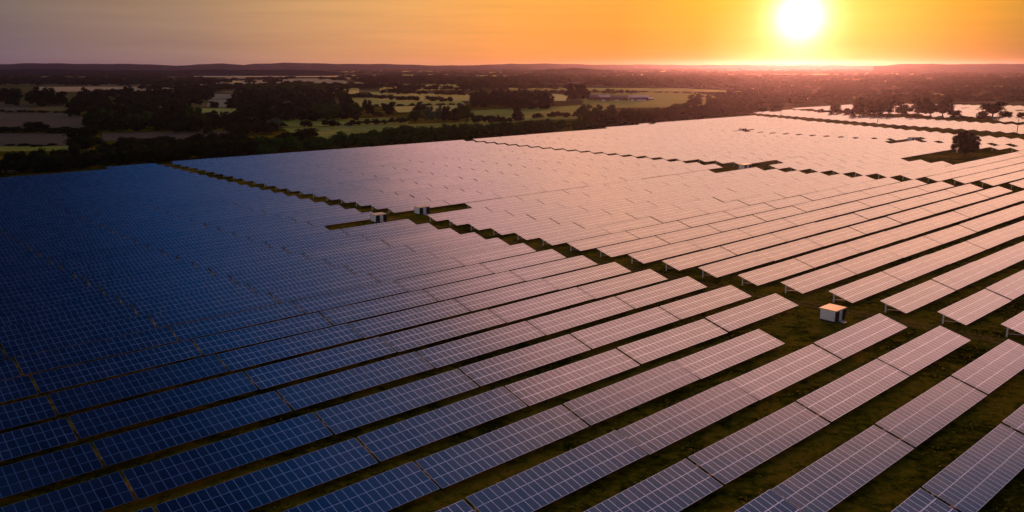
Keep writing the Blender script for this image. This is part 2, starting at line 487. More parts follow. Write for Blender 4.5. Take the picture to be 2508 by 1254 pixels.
# the remaining tables, one mesh
V_, F_, MI, UV = [], [], [], []
sup = MB()
for x in (.6, 8, 15, 22.2):
    leg_mb(sup, x, True)
for s in (.6, 4.4): sup.bar(slope(.05, s, -.09), slope(TL-.05, s, -.09), .07)
SUPV = np.array(sup.v); SUPF = np.array(sup.f)
cr, sr = cos(ROTZ), sin(ROTZ)
allv, allf, allm, alluv = [], [], [], []
nv = 0
for a, t in info[N_ALL:]:
    S, V, b, i, nx, k = t
    x, y = W(S, V); z = float(zf(S, V))-H0 + (.35 if b == 2 and V < -212 else 0)
    tl = random.gauss(0, .005)
    L = nx*GX
    top = np.array([slope(px, py, up) for up in (0, -.04) for px, py in ((0,0),(L,0),(L,SL),(0,SL))])
    top[:, 2] += (top[:, 1]*tl)
    vs = [top]; fs = [np.array([(0,1,2,3),(7,6,5,4)]+[(4+j,4+(j+1)%4,(j+1)%4,j) for j in range(4)])]
    ms = [np.array([0,2,1,1,1,1])]
    q = np.array([(0,0),(nx,0),(nx,NY),(0,NY)], float)
    us = [q[(fs[0] % 4).ravel()]]
    if hypot(x, y) < 620:
        sv = SUPV.copy(); sv[:, 0] *= L/TL
        vs.append(sv); fs.append(SUPF+8); ms.append(np.full(len(SUPF), 3)); us.append(np.zeros((len(SUPF)*4, 2)))
    vv = np.concatenate(vs); X = x+vv[:, 0]*cr-vv[:, 1]*sr; Y = y+vv[:, 0]*sr+vv[:, 1]*cr
    allv.append(np.stack([X, Y, z+vv[:, 2]], -1)); allf.append(np.concatenate(fs)+nv); allm.append(np.concatenate(ms)); alluv.append(np.concatenate(us))
    nv += len(vv)
me = mesh_from('solar_tables', np.concatenate(allv), np.concatenate(allf), [M_ARRAY, M_ALU, M_BACK, M_STEEL], np.concatenate(allm), np.concatenate(alluv))
tag(link('solar_tables', me), 'distant solar tables closing up into pale sheets towards the tree belt', 'solar tables', 'tilted solar tables in long rows', 'stuff')

# ------------------------------------------------------------------ ground
n = 300
tt = np.linspace(-1, 1, n); gx = 110*np.sinh(tt*6.1); gy = 110*np.sinh(tt*6.1)
GXX, GYY = np.meshgrid(gx, gy)
GZ = ground(GXX, GYY)
r_ = np.hypot(GXX, GYY)
idx = np.arange(n*n).reshape(n, n)
Fq = np.stack([idx[:-1, :-1], idx[:-1, 1:], idx[1:, 1:], idx[1:, :-1]], -1).reshape(-1, 4)
me = mesh_from('ground', np.stack([GXX, GYY, GZ], -1).reshape(-1, 3), Fq, [M_GRASS], smooth=True)
tag(link('ground', me), 'dark olive meadow grass under and around the solar tables', 'ground', None, 'structure')

# grass tufts in the aisles near the camera
L_TUFT = leaf_material('rough grass blades', (.06, .07, .004), (.34, .30, .03))
k = 60000
S_ = RNG.uniform(20, 260, k); V_ = RNG.uniform(-150, -8, k)
ph = np.where(S_ < 143, ((V_+83.56) % 10.0931), ((V_+76.99) % 9.97266))
keep = (ph < 5.6) | ((S_ > 139.3) & (S_ < 146.5))
S_, V_ = S_[keep], V_[keep]
clump = np.sin(S_*.9+V_*.37)*np.sin(V_*.8-S_*.21)+RNG.normal(0, .5, len(S_))
S_, V_ = S_[clump > -.1], V_[clump > -.1]; k = len(S_)
X_, Y_ = SA*S_+CA*V_, CA*S_-SA*V_; Z_ = ground(X_, Y_)
h_ = RNG.uniform(.05, .20, k); w_ = RNG.uniform(.06, .20, k); a_ = RNG.uniform(0, pi, k)
qs = []
for da in (0, 1.6):
    c_, s_ = np.cos(a_+da)*w_, np.sin(a_+da)*w_; lx, ly = RNG.normal(0, .14, k), RNG.normal(0, .14, k)
    qs.append(np.stack([np.stack([X_-c_, Y_-s_, Z_-.02], -1), np.stack([X_+c_, Y_+s_, Z_-.02], -1), np.stack([X_+c_*.7+lx, Y_+s_*.7+ly, Z_+h_*.9], -1), np.stack([X_-c_*.5+lx, Y_-s_*.5+ly, Z_+h_], -1)], 1))
q_ = np.concatenate(qs).reshape(-1, 3)
tag(link('grass', mesh_from('grass', q_, np.arange(len(q_)).reshape(-1, 4), [L_TUFT])), 'rough grass tufts in the aisles between the near tables', 'grass', None, 'stuff')

def sheet(name, quad, m, label, cat, lift=.15, n=10, world=False, jitter=0.0):
    """field laid on the ground; quad = four corners in photograph pixels or metres"""
    P = [q if world else at(*q)[:2] for q in quad]
    P = np.array(P, float)
    u, v = np.meshgrid(np.linspace(0, 1, n+1), np.linspace(0, 1, n+1))
    X = P[0,0]*(1-u)*(1-v)+P[1,0]*u*(1-v)+P[2,0]*u*v+P[3,0]*(1-u)*v
    Y = P[0,1]*(1-u)*(1-v)+P[1,1]*u*(1-v)+P[2,1]*u*v+P[3,1]*(1-u)*v
    Z = ground(X, Y)+lift
    k = n+1; idx = np.arange(k*k).reshape(k, k)
    Fq = np.stack([idx[:-1, :-1], idx[:-1, 1:], idx[1:, 1:], idx[1:, :-1]], -1).reshape(-1, 4)
    o = link(name, mesh_from(name, np.stack([X, Y, Z], -1).reshape(-1, 3), Fq, [m]))
    tag(o, label, cat, None, 'structure'); return o
FIELDS = [
 ('brown', [(-60,272),(0,246),(84,268),(30,274)], 'small brown ploughed field at the left end of the valley'),
 ('brown', [(-80,316),(-60,275),(186,276),(242,314)], 'large brown ploughed field left of the dark wood'),
 ('brown', [(-60,361),(-60,326),(188,328),(184,357)], 'brown field above the dark hedge belt at far left'),
 ('green', [(-40,372),(-40,360),(184,358),(190,370)], 'narrow green pasture strip above the dark hedge belt'),
 ('brown', [(250,345),(250,326),(560,322),(540,348)], 'brown field between the wood and the hedge belt'),
 ('ygreen', [(490,298),(494,266),(622,266),(612,290)], 'pale green field enclosed by dark trees'),
 ('pale', [(368,280),(372,262),(418,262),(412,276)], 'tiny pale clearing in the dark wood'),
 ('pale', [(506,262),(512,244),(575,244),(565,264)], 'pale field notch above the green field'),
 ('pale', [(520,243),(526,231),(602,231),(600,240)], 'narrow pale field behind the dark wood'),
 ('green', [(690,312),(692,293),(1000,288),(1000,304)], 'green strip between two hedges behind the sheep'),
 ('green', [(760,350),(690,314),(1290,296),(1030,346)], 'green sheep pasture beyond the hedge belt'),
 ('ygreen', [(870,262),(855,240),(1120,242),(1140,256)], 'broad yellowish green crop field in the middle distance'),
 ('yellow', [(975,276),(960,262),(1140,257),(1120,272)], 'narrow yellow field beside the round trees'),
 ('yellow', [(930,247),(905,226),(1150,232),(1150,248)], 'bright yellow stubble field with a thick hedge'),
 ('yellow', [(930,224),(930,208),(1130,206),(1155,220)], 'pale yellow field crossed by tree rows'),
 ('yellow', [(790,232),(790,214),(880,213),(880,230)], 'small bright stubble field behind the wood'),
 ('green', [(1150,300),(1150,272),(1500,255),(1500,290)], 'vivid green meadow behind the dark copse'),
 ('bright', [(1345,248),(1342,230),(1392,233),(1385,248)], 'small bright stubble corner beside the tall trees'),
 ('green', [(1430,266),(1420,226),(1700,226),(1860,262)], 'green meadow around the farm barns'),
 ('ygreen', [(1248,222),(1246,214),(1680,217),(1850,226)], 'thin pale green field in front of the far hedgerows'),
 ('pale', [(215,210),(215,197),(840,192),(850,204)], 'wide dull field below the blue hills'),
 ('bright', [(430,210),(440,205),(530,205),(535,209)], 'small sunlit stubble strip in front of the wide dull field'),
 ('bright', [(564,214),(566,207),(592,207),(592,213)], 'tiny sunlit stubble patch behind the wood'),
 ('pale', [(90,226),(95,213),(430,213),(420,222)], 'long dull field behind the left trees'),
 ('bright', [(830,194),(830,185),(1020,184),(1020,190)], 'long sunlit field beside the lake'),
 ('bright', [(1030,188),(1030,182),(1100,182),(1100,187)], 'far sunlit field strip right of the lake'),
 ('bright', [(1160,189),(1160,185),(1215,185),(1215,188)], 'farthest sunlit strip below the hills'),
]
for k_, (m, q, lab) in enumerate(FIELDS):
    sheet('field', q, FM[m], lab, 'field', .15+.02*k_)
FARF = []
for q in range(110):
    px = RNG.uniform(830, 2500) if q % 4 else RNG.uniform(0, 900); py = RNG.uniform(174, 240) if px > 1850 else RNG.uniform(173, 205)
    w = RNG.uniform(20, 80); h = RNG.uniform(1.5, 4.5)*(py-160)/40
    FARF.append((px, py, w, h))
bb = []
for (px, py, w, h) in FARF:
    P = [at(px-w/2, py+h)[:2], at(px-w/2+5, py)[:2], at(px+w/2, py)[:2], at(px+w/2-4, py+h)[:2]]
    bb.append([(x, y, float(ground(x, y))+1.0) for x, y in P])
bb = np.array(bb).reshape(-1, 3)
me = mesh_from('far_fields', bb, np.arange(len(bb)).reshape(-1, 4), [FM['yellow'], FM['green'], FM['pale']], RNG.integers(0, 3, len(bb)//4))
tag(link('far_fields', me), 'distant strips of pale stubble between hedgerows', 'fields', None, 'stuff')

# far lake
M_WATER, nt, b = mat('lake water')
b.inputs['Base Color'].default_value = (.05, .07, .09, 1); b.inputs['Roughness'].default_value = .12; b.inputs['IOR'].default_value = 1.33
tc = nd(nt, 'ShaderNodeTexCoord'); bp = nd(nt, 'ShaderNodeBump'); bp.inputs['Strength'].default_value = .15
nt.links.new(noise(nt, tc.outputs['Object'], .3, 3), bp.inputs['Height']); nt.links.new(bp.outputs[0], b.inputs['Normal'])
sheet('lake', [(465,189.6),(480,185.4),(840,184.6),(830,188.6)], M_WATER, 'thin bright lake below the far hills', 'lake', 1.2)
# worn path along the far edge of the panels
def strip_SV(name, S0, S1, Va, Vb, m, label, cat, lift=.05):
    return sheet(name, [W(S0, Va), W(S1, Va), W(S1, Vb), W(S0, Vb)], m, label, cat, lift, 40, True)
strip_SV('path', -420, 620, -415, -419.5, M_PATH, 'brown earth path along the far edge of the panels', 'path')

# hills
def ridge(name, pts, dist, col0, col1, label, depth=2500, base=-6):
    """pts: (photo x, photo y of the crest)"""
    xs = np.linspace(pts[0][0], pts[-1][0], 220)
    ys = np.interp(xs, [p[0] for p in pts], [p[1] for p in pts])
    ys = ys + .5*np.sin(xs*.031)+.35*np.sin(xs*.083+1)+RNG.normal(0, .16, len(xs))
    rows = []
    prof = [(0, 0), (.25, .45), (.5, .85), (.7, 1.0), (.85, .9), (1.1, .4), (1.3, 0)]
    for (u, hh) in prof:
        D = dist + depth*(u-.7)
        X = (xs-1254)/F*cos(0)*D/cos(PITCH)*1.0
        X = (xs-1254)/F*D*1.02
        crest = CH + dist*(158.1-ys)/F*.97
        Z = base + (crest-base)*hh + RNG.normal(0, 1.0, len(xs))*(hh if hh < 1 else 0)
        rows.append(np.stack([X, np.full_like(X, D), Z], -1))
    P = np.concatenate(rows); nn = len(xs); idx = np.arange(len(P)).reshape(len(prof), nn)
    Fq = np.stack([idx[:-1, :-1], idx[:-1, 1:], idx[1:, 1:], idx[1:, :-1]], -1).reshape(-1, 4)
    m, nt, b = mat(name+' cover'); tc = nd(nt, 'ShaderNodeTexCoord')
    mp = nd(nt, 'ShaderNodeMapping'); nt.links.new(tc.outputs['Object'], mp.inputs[0]); mp.inputs['Scale'].default_value = (.004, .0016, .02)
    vo = nd(nt, 'ShaderNodeTexVoronoi'); nt.links.new(mp.outputs[0], vo.inputs['Vector'])
    vs = nd(nt, 'ShaderNodeSeparateColor'); nt.links.new(vo.outputs['Color'], vs.inputs[0])
    nt.links.new(ramp(nt, vs.outputs[0], [(0, col0), (.72, col0), (.8, col1), (1, col1)], 'CONSTANT'), b.inputs['Base Color'])
    b.inputs['Roughness'].default_value = 1; b.inputs['Specular IOR Level'].default_value = 0
    tag(link(name, mesh_from(name, P, Fq, [m], smooth=True)), label, 'hill', None, 'structure')
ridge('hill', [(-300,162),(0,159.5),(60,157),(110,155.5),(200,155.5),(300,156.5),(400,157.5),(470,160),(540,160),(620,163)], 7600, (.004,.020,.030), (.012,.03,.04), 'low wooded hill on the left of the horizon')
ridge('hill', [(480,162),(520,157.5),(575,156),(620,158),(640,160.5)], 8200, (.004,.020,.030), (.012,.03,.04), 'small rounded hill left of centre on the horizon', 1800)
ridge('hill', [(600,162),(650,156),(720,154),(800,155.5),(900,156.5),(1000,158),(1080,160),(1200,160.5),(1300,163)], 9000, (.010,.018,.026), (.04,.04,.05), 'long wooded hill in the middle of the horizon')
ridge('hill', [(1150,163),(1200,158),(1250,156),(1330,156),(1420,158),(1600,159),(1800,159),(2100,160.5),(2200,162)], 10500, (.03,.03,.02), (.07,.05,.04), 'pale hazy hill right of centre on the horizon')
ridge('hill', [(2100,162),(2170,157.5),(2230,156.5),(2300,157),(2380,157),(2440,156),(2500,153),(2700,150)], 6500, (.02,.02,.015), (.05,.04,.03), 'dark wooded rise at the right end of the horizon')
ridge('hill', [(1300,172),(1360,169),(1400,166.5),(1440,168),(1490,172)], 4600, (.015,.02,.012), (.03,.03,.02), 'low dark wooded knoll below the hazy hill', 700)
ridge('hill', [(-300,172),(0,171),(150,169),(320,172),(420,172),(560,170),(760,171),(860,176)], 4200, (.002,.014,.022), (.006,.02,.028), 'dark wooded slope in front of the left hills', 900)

# ------------------------------------------------------------------ trees
ICO = None
def ico():
    global ICO
    if ICO is None:
        g = (1+5**.5)/2
        v = np.array([(-1,g,0),(1,g,0),(-1,-g,0),(1,-g,0),(0,-1,g),(0,1,g),(0,-1,-g),(0,1,-g),(g,0,-1),(g,0,1),(-g,0,-1),(-g,0,1)], float)
        v /= np.linalg.norm(v, axis=1)[:, None]
        f = np.array([(0,11,5),(0,5,1),(0,1,7),(0,7,10),(0,10,11),(1,5,9),(5,11,4),(11,10,2),(10,7,6),(7,1,8),(3,9,4),(3,4,2),(3,2,6),(3,6,8),(3,8,9),(4,9,5),(2,4,11),(6,2,10),(8,6,7),(9,8,1)])
        ICO = (v, f)
    return ICO
def crown_arrays(rng, lobes, nleaf, leaf, core=.68, squash=.85):
    """lobes: list of (x,y,z,r). Triangles only: leaf clumps on the lobes plus a dark rough core."""
    V, Fc = [], []; n = 0
    iv, iff = ico()
    tot = sum(l[3]**2 for l in lobes)
    for (x, y, z, r) in lobes:
        if core:
            v = iv*(r*core)*rng.uniform(.75, 1.2, (12, 1)); v[:, 2] *= squash
            V.append(v+(x, y, z)); Fc.append(iff+n); n += 12
        k = max(6, int(nleaf*r*r/tot))
        d = rng.normal(size=(k, 3)); d /= np.linalg.norm(d, axis=1)[:, None]
        d[:, 2] = np.where(d[:, 2] < -.5, -d[:, 2], d[:, 2])
        rad = r*(rng.uniform(.62, 1.0, k)**.6)*(1+.12*rng.normal(size=k))
        c = d*rad[:, None]; c[:, 2] *= squash; c += (x, y, z)
        t1 = np.cross(d, rng.normal(size=(k, 3))); t1 /= np.linalg.norm(t1, axis=1)[:, None]
        mix = d*.55+rng.normal(size=(k, 3))*.5; t2 = np.cross(t1, mix); t2 /= np.linalg.norm(t2, axis=1)[:, None]
        s = leaf*rng.uniform(.6, 1.4, k)[:, None]
        quad = np.stack([c-t1*s, c-t2*s*.7, c+t1*s, c+t2*s*.7], 1).reshape(-1, 3)
        b = np.arange(k)[:, None]*4+n
        f = np.concatenate([b+[0, 1, 2], b+[0, 2, 3]])
        V.append(quad); Fc.append(f); n += 4*k
    return np.concatenate(V), np.concatenate(Fc)
def lobes_for(rng, kind, nl=12):
    L = []
    if kind == 'round':      # unit tree: height 1, width 1, base at 0
        L.append((0, 0, .50, .32)); L.append((0, 0, .3, .24))
        for k in range(nl):
            a = rng.uniform(0, 2*pi); z = rng.uniform(.16, .86); rr = .33*math.sqrt(max(.05, 1-((z-.48)/.45)**2))
            L.append((rr*cos(a), rr*sin(a), z, rng.uniform(.12, .2)))
    elif kind == 'bush':
        L.append((0, 0, .42, .36))
        for k in range(nl):
            a = rng.uniform(0, 2*pi); z = rng.uniform(.18, .72); rr = .34*math.sqrt(max(.05, 1-((z-.3)/.55)**2))
            L.append((rr*cos(a), rr*sin(a), z, rng.uniform(.14, .24)))
    elif kind == 'tall':
        for k in range(nl+2):
            z = .2+.68*k/(nl+1); rr = .16*math.sin(pi*min(1, z*.95)+.2); a = rng.uniform(0, 2*pi)
            L.append((rr*cos(a), rr*sin(a), z, rng.uniform(.13, .2)*(1.25-.6*z)))
    elif kind == 'cone':
        for k in range(nl+4):
            z = .12+.8*k/(nl+3); rr = .34*(1-z)+.02; a = rng.uniform(0, 2*pi)
            L.append((rr*.6*cos(a), rr*.6*sin(a), z, max(.05, .30*(1.05-z))))
    return L
PROTO = {}
def proto(kind, leafm, v, dense=False):
    key = (kind, leafm.name, v)
    if key not in PROTO:
        rng = np.random.default_rng(abs(hash((kind, v))) % 1000 + 5 if False else (sum(map(ord, kind))*7+v*13))
        Vv, Ff = crown_arrays(rng, lobes_for(rng, kind, 11), 1300, .034, .72)
        cr_ = mesh_from('crown', Vv, Ff, [leafm])
        mb = MB(); mb.prism([(0,0,-.03,.035),(0.005,0,.12,.026),(.01,.005,.35,.018),(.0,.0,.6,.008)], 7)
        for q in range(4):
            a = q*1.7+v; mb.bar((.005,0,.18+.05*q), (.2*cos(a), .2*sin(a), .42+.08*q), .014)
        PROTO[key] = (cr_, mb.mesh('trunk', [M_BARK]))
    return PROTO[key]
def tree(name, px, py, wpx, hpx, kind, leafm, label, cat, group=None, world=None, size=None):
    if world is None:
        x, y, z = at(px, py); d = hypot(x, y); w = wpx/F*d*(1.15 if name.startswith('field') else 1.08); h = hpx/F*d*(1.1 if name.startswith('field') else 1.02)
    else:
        x, y = world; z = float(ground(x, y)); w, h = size
    r = bpy.data.objects.new(name, None); COL.objects.link(r)
    c, t = proto(kind, leafm, random.randrange(3))
    r.location = (x, y, z); r.rotation_euler = (0, 0, random.uniform(0, 6.28)); r.scale = (w, w, h)
    tag(r, label, cat, group)
    link('crown', c, r); link('trunk', t, r)
    return r
# lone oak among the panels
def big_oak():
    x, y, z = at(2362, 385)
    r = bpy.data.objects.new('oak_tree', None); COL.objects.link(r); r.location = (x, y, z)
    tag(r, 'lone dark broad oak tree on a grass clearing among the panels', 'tree')
    rng = np.random.default_rng(21)
    L = []
    for q in range(70):
        a = rng.uniform(0, 2*pi); z = rng.uniform(3.2, 12.0)
        rr = 6.3*math.sqrt(max(.03, 1-((z-7.0)/5.4)**2))*rng.uniform(.55, 1.0)
        L.append((rr*cos(a), rr*sin(a)*.85, z, rng.uniform(1.1, 1.9)))
    for q in range(14):
        L.append((rng.normal()*2.2, rng.normal()*2.0, rng.uniform(4, 10), 2.1))
    for (lx, lz, lr) in [(-6.9,9.6,.7),(-7.2,5.2,1.0),(7.2,8.6,1.0),(6.8,6.6,1.3),(-6.0,4.4,1.1),(6.0,3.6,1.2),(.6,12.5,1.2),(-2.4,12.0,1.0)]:
        L.append((lx, rng.normal(), lz, lr))
    Vv, Ff = crown_arrays(rng, L, 14000, .24, .7)
    link('crown', mesh_from('crown', Vv, Ff, [L_DARK]), r)
    mb = MB(); mb.prism([(0,0,-.4,.75),(.05,0,.6,.5),(.1,.05,2.4,.42),(.0,.0,6.5,.2)], 12)
    for (a, e, h) in [(0,5.5,4.5),(.9,4,6.5),(2.2,4.5,7),(3.2,5.5,5),(4.1,4,8),(5.3,4.5,7.5)]:
        mb.bar((.05, 0, 2.0+a*.12), (e*cos(a), e*.6*sin(a), h), .28)
    link('trunk', mb.mesh('trunk', [M_BARK]), r)
big_oak()

G_OAK = 'trees standing out of the valley woods'
T = [
 ('willow_tree', 623,309,26,24,'bush',L_GREY,'small pale grey-green willow left of the green strip','tree'),
 ('willow_tree', 672,318,38,30,'bush',L_GREY,'pale grey-green willow, the larger and nearer of two','tree'),
 ('broadleaf_tree', 648,308,50,64,'round',L_DARK,'very dark tall tree behind the two pale willows','tree'),
 ('broadleaf_tree', 800,294,74,48,'bush',L_GREEN,'broad green dome-shaped tree at the foot of the big wood','tree'),
 ('broadleaf_tree', 731,244,24,20,'round',L_SUNTINT,'yellow-green round crown, right of the two in the wood','tree'),
 ('broadleaf_tree', 694,246,22,16,'round',L_SUNTINT,'yellow-green round crown, left of the two in the wood','tree'),
 ('broadleaf_tree', 871,290,40,40,'round',L_GREEN,'green round tree touching the right end of the wood','tree'),
 ('broadleaf_tree', 903,286,30,42,'round',L_DARK,'dark open-crowned tree right of the green round tree','tree'),
 ('broadleaf_tree', 953,284,44,36,'round',L_DARK,'dark spreading tree at the left end of the yellow field','tree'),
 ('hawthorn_bush', 925,288,26,18,'bush',L_DARK,'low dark bush between the two dark field trees','bush'),
 ('broadleaf_tree', 1016,300,42,32,'bush',L_GREEN,'rounded green bushy tree by the narrow yellow field','tree'),
 ('broadleaf_tree', 1027,280,34,32,'round',L_DARK,'dark tree just behind the rounded green bushy one','tree'),
 ('poplar_tree', 1052,300,26,42,'round',L_GREY,'greyish tree, leftmost of the clump right of the green bush','tree'),
 ('poplar_tree', 1073,300,26,44,'round',L_GREY,'greyish tree, second of the clump right of the green bush','tree'),
 ('poplar_tree', 1094,300,26,42,'round',L_DARK,'dull tree, third of the clump right of the green bush','tree'),
 ('broadleaf_tree', 1115,300,28,38,'round',L_DARK,'dark tree, fourth of the clump right of the green bush','tree'),
 ('broadleaf_tree', 1142,301,48,48,'bush',L_GREEN,'large green tree closing the clump on its right','tree'),
 ('hawthorn_bush', 1172,300,30,20,'bush',L_GREEN,'green bush beside the large green clump tree','bush'),
 ('hawthorn_bush', 1200,300,30,18,'bush',L_DARK,'dark bush in the hedge left of the conical tree','bush'),
 ('broadleaf_tree', 1222,298,14,18,'round',L_OLIVE,'small reddish-brown tree left of the conical tree','tree'),
 ('conifer_tree', 1266,297,42,42,'cone',L_DARK,'very dark conical tree in front of the copse','tree'),
 ('broadleaf_tree', 1400,251,38,46,'round',L_DARK,'tall dark tree left of the barns, left of a pair','tree'),
 ('broadleaf_tree', 1428,251,38,44,'round',L_DARK,'tall dark tree touching the barns, right of a pair','tree'),
 ('broadleaf_tree', 1432,296,40,42,'round',L_GREEN,'green tree below the left barn in the hedge belt','tree'),
 ('broadleaf_tree', 1462,294,36,38,'round',L_GREEN,'second green tree below the left barn','tree'),
 ('broadleaf_tree', 1494,292,34,36,'round',L_GREEN,'green tree below the gap between the barns','tree'),
 ('broadleaf_tree', 1700,268,36,36,'round',L_OLIVE,'dark upright tree right of the barns','tree'),
 ('broadleaf_tree', 1665,276,42,28,'bush',L_GREEN,'low green tree left of the dark upright one','tree'),
 ('broadleaf_tree', 1760,272,52,32,'bush',L_OLIVE,'olive rounded tree at the right end of the meadow','tree'),
 ('broadleaf_tree', 1795,274,40,28,'bush',L_OLIVE,'olive bush-like tree under the sun glow','tree'),
 ('broadleaf_tree', 211,376,82,58,'round',L_DARK,'big black-looking tree standing above the left hedge belt','tree'),
 ('hawthorn_bush', 91,322,50,26,'bush',L_DARK,'dark rounded bush in the hedge under the brown field','bush'),
 ('hawthorn_bush', 20,324,50,14,'bush',L_DARK,'low dark bush at the left end of that field hedge','bush'),
 ('hawthorn_bush', 150,325,50,14,'bush',L_DARK,'low dark bush right of the rounded hedge bush','bush'),
 ('hawthorn_bush', 195,327,40,12,'bush',L_DARK,'lowest dark bush near the corner of the brown field','bush'),
 ('broadleaf_tree', 153,256,26,30,'round',L_DARK,'solitary dark tree behind the brown field','tree'),
 ('broadleaf_tree', 120,258,34,40,'round',L_DARK,'dark tree left of the solitary one','tree'),
 ('broadleaf_tree', 88,258,38,40,'round',L_DARK,'broad dark tree in the left tree line','tree'),
 ('broadleaf_tree', 36,255,36,34,'round',L_DARK,'dark tree left of the pale gap in the left tree line','tree'),
 ('broadleaf_tree', 8,254,30,34,'round',L_DARK,'dark tree cut by the left edge of the photo','tree'),
 ('broadleaf_tree', 524,266,24,18,'round',L_DARK,'small dark tree in front of the pale notch field','tree'),
 ('broadleaf_tree', 568,268,34,28,'round',L_DARK,'dark tree at the right side of the pale notch field','tree'),
 ('broadleaf_tree', 548,296,18,22,'round',L_GREEN,'small tree on the lower edge of the enclosed green field','tree'),
 ('broadleaf_tree', 265,312,34,42,'round',L_GREEN,'dull green tree on the left edge of the big wood','tree'),
 ('broadleaf_tree', 350,314,52,40,'bush',L_GREEN,'lighter green rounded tree near the bottom of the big wood','tree'),
 ('broadleaf_tree', 482,312,46,48,'round',L_GREEN,'green tree left of the enclosed green field','tree'),
 ('hawthorn_bush', 749,352,68,42,'bush',L_DARK,'big rounded dark bush in front of the sheep pasture','bush'),
 ('hawthorn_bush', 700,352,50,30,'bush',L_DARK,'dark bush left of the big rounded pasture bush','bush'),
 ('hawthorn_bush', 907,344,40,24,'bush',L_DARK,'rounded bush below the right part of the sheep pasture','bush'),
 ('broadleaf_tree', 975,350,66,48,'bush',L_GREEN,'tall rounded green bush breaking out of the hedge belt','bush'),
 ('broadleaf_tree', 1022,348,70,48,'bush',L_GREEN,'rounded green bush right of the tallest belt bush','bush'),
 # the tree line between the two farthest blocks of tables
 ('field_maple_tree', 2048,282,28,26,'bush',L_OLIVE,'small leftmost tree of the row before the far panels','tree'),
 ('field_maple_tree', 2077,284,22,20,'bush',L_OLIVE,'second small tree of the row before the far panels','tree'),
 ('field_maple_tree', 2105,286,42,42,'round',L_OLIVE,'first tall tree of the row before the far panels','tree'),
 ('field_maple_tree', 2140,286,38,38,'round',L_OLIVE,'tall hazy tree in the middle of that far row','tree'),
 ('field_maple_tree', 2176,286,40,44,'round',L_OLIVE,'tallest tree of the row before the far panels','tree'),
 ('field_maple_tree', 2212,286,34,32,'round',L_OLIVE,'tree left of the bright gap in the far row','tree'),
 ('field_maple_tree', 2248,286,36,40,'round',L_OLIVE,'tree right of the bright gap in the far row','tree'),
 ('field_maple_tree', 2278,287,34,38,'round',L_OLIVE,'tree before last in the dense end of the far row','tree'),
 ('field_maple_tree', 2308,288,40,44,'round',L_OLIVE,'dense tree closing the long far row','tree'),
 ('field_maple_tree', 2334,289,28,20,'bush',L_DARK,'low bush at the right foot of the far row','bush'),
 ('field_maple_tree', 2430,289,52,36,'bush',L_DARK,'dome-shaped tree standing alone before the far panels','tree'),
 ('hawthorn_bush', 2406,289,22,14,'bush',L_DARK,'low bush left of the dome-shaped far tree','bush'),
 ('hawthorn_bush', 2469,290,20,16,'bush',L_DARK,'small round bush right of the dome-shaped far tree','bush'),
 ('hawthorn_bush', 2502,291,20,18,'bush',L_DARK,'bush at the right edge beyond the far panels','bush'),
 ('hawthorn_bush', 2010,278,14,12,'bush',L_DARK,'tiny bush at the left tip of the far tree row','bush'),
 ('hawthorn_bush', 2025,279,16,10,'bush',L_DARK,'second tiny bush at the left tip of the far row','bush'),
]
for t in T: tree(*t)

# merged vegetation ("stuff"): woods and hedge belts that read as one mass
LOW = {}
def low_crown(kind, v, nleaf=170, leaf=.075):
    key = (kind, v, nleaf)
    if key not in LOW:
        rng = np.random.default_rng(100+v*17+len(kind)); LOW[key] = crown_arrays(rng, lobes_for(rng, kind, 7), nleaf, leaf, .8)
    return LOW[key]
def mass(name, items, leafm, label, cat='woodland', kind='stuff', nleaf=170, leaf=.075, group=None):
    """items: (x, y, width, height, kind)"""
    Vs, Fs, n = [], [], 0
    for (x, y, w, h, kd) in items:
        v, f = low_crown(kd, int(RNG.integers(4)), nleaf, leaf)
        a = RNG.uniform(0, 6.28); c, s = cos(a), sin(a)
        z = float(ground(x, y))
        P = np.stack([x+(v[:, 0]*c-v[:, 1]*s)*w, y+(v[:, 0]*s+v[:, 1]*c)*w, z-.05*h+v[:, 2]*h], -1)
        Vs.append(P); Fs.append(f+n); n += len(v)
    o = link(name, mesh_from(name, np.concatenate(Vs), np.concatenate(Fs), [leafm]))
    tag(o, label, cat, group, kind if kind == 'stuff' else None)
    return o
def area(quad, count, wr, hr, kd=('round', 'bush')):
    P = np.array([at(*q)[:2] for q in quad]); out = []
    for _ in range(count):
        u, v = RNG.uniform(), RNG.uniform()
        p = P[0]*(1-u)*(1-v)+P[1]*u*(1-v)+P[2]*u*v+P[3]*(1-u)*v
        w = RNG.uniform(*wr); h = RNG.uniform(*hr)
        out.append((p[0], p[1], w, h, kd[int(RNG.integers(len(kd)))]))
    return out
def line(pts, step, wr, hr, kd=('bush',), jit=2.0, gap=0.0, world=False):
    P = [np.array(p if world else at(*p)[:2]) for p in pts]; out = []
    for a, b in zip(P[:-1], P[1:]):
        L = np.linalg.norm(b-a); k = max(1, int(L/step))
        for q in range(k):
            if RNG.uniform() < gap: continue
            p = a+(b-a)*(q+RNG.uniform(0, 1))/k + RNG.normal(0, jit, 2)
            out.append((p[0], p[1], RNG.uniform(*wr), RNG.uniform(*hr), kd[int(RNG.integers(len(kd)))]))
    return out
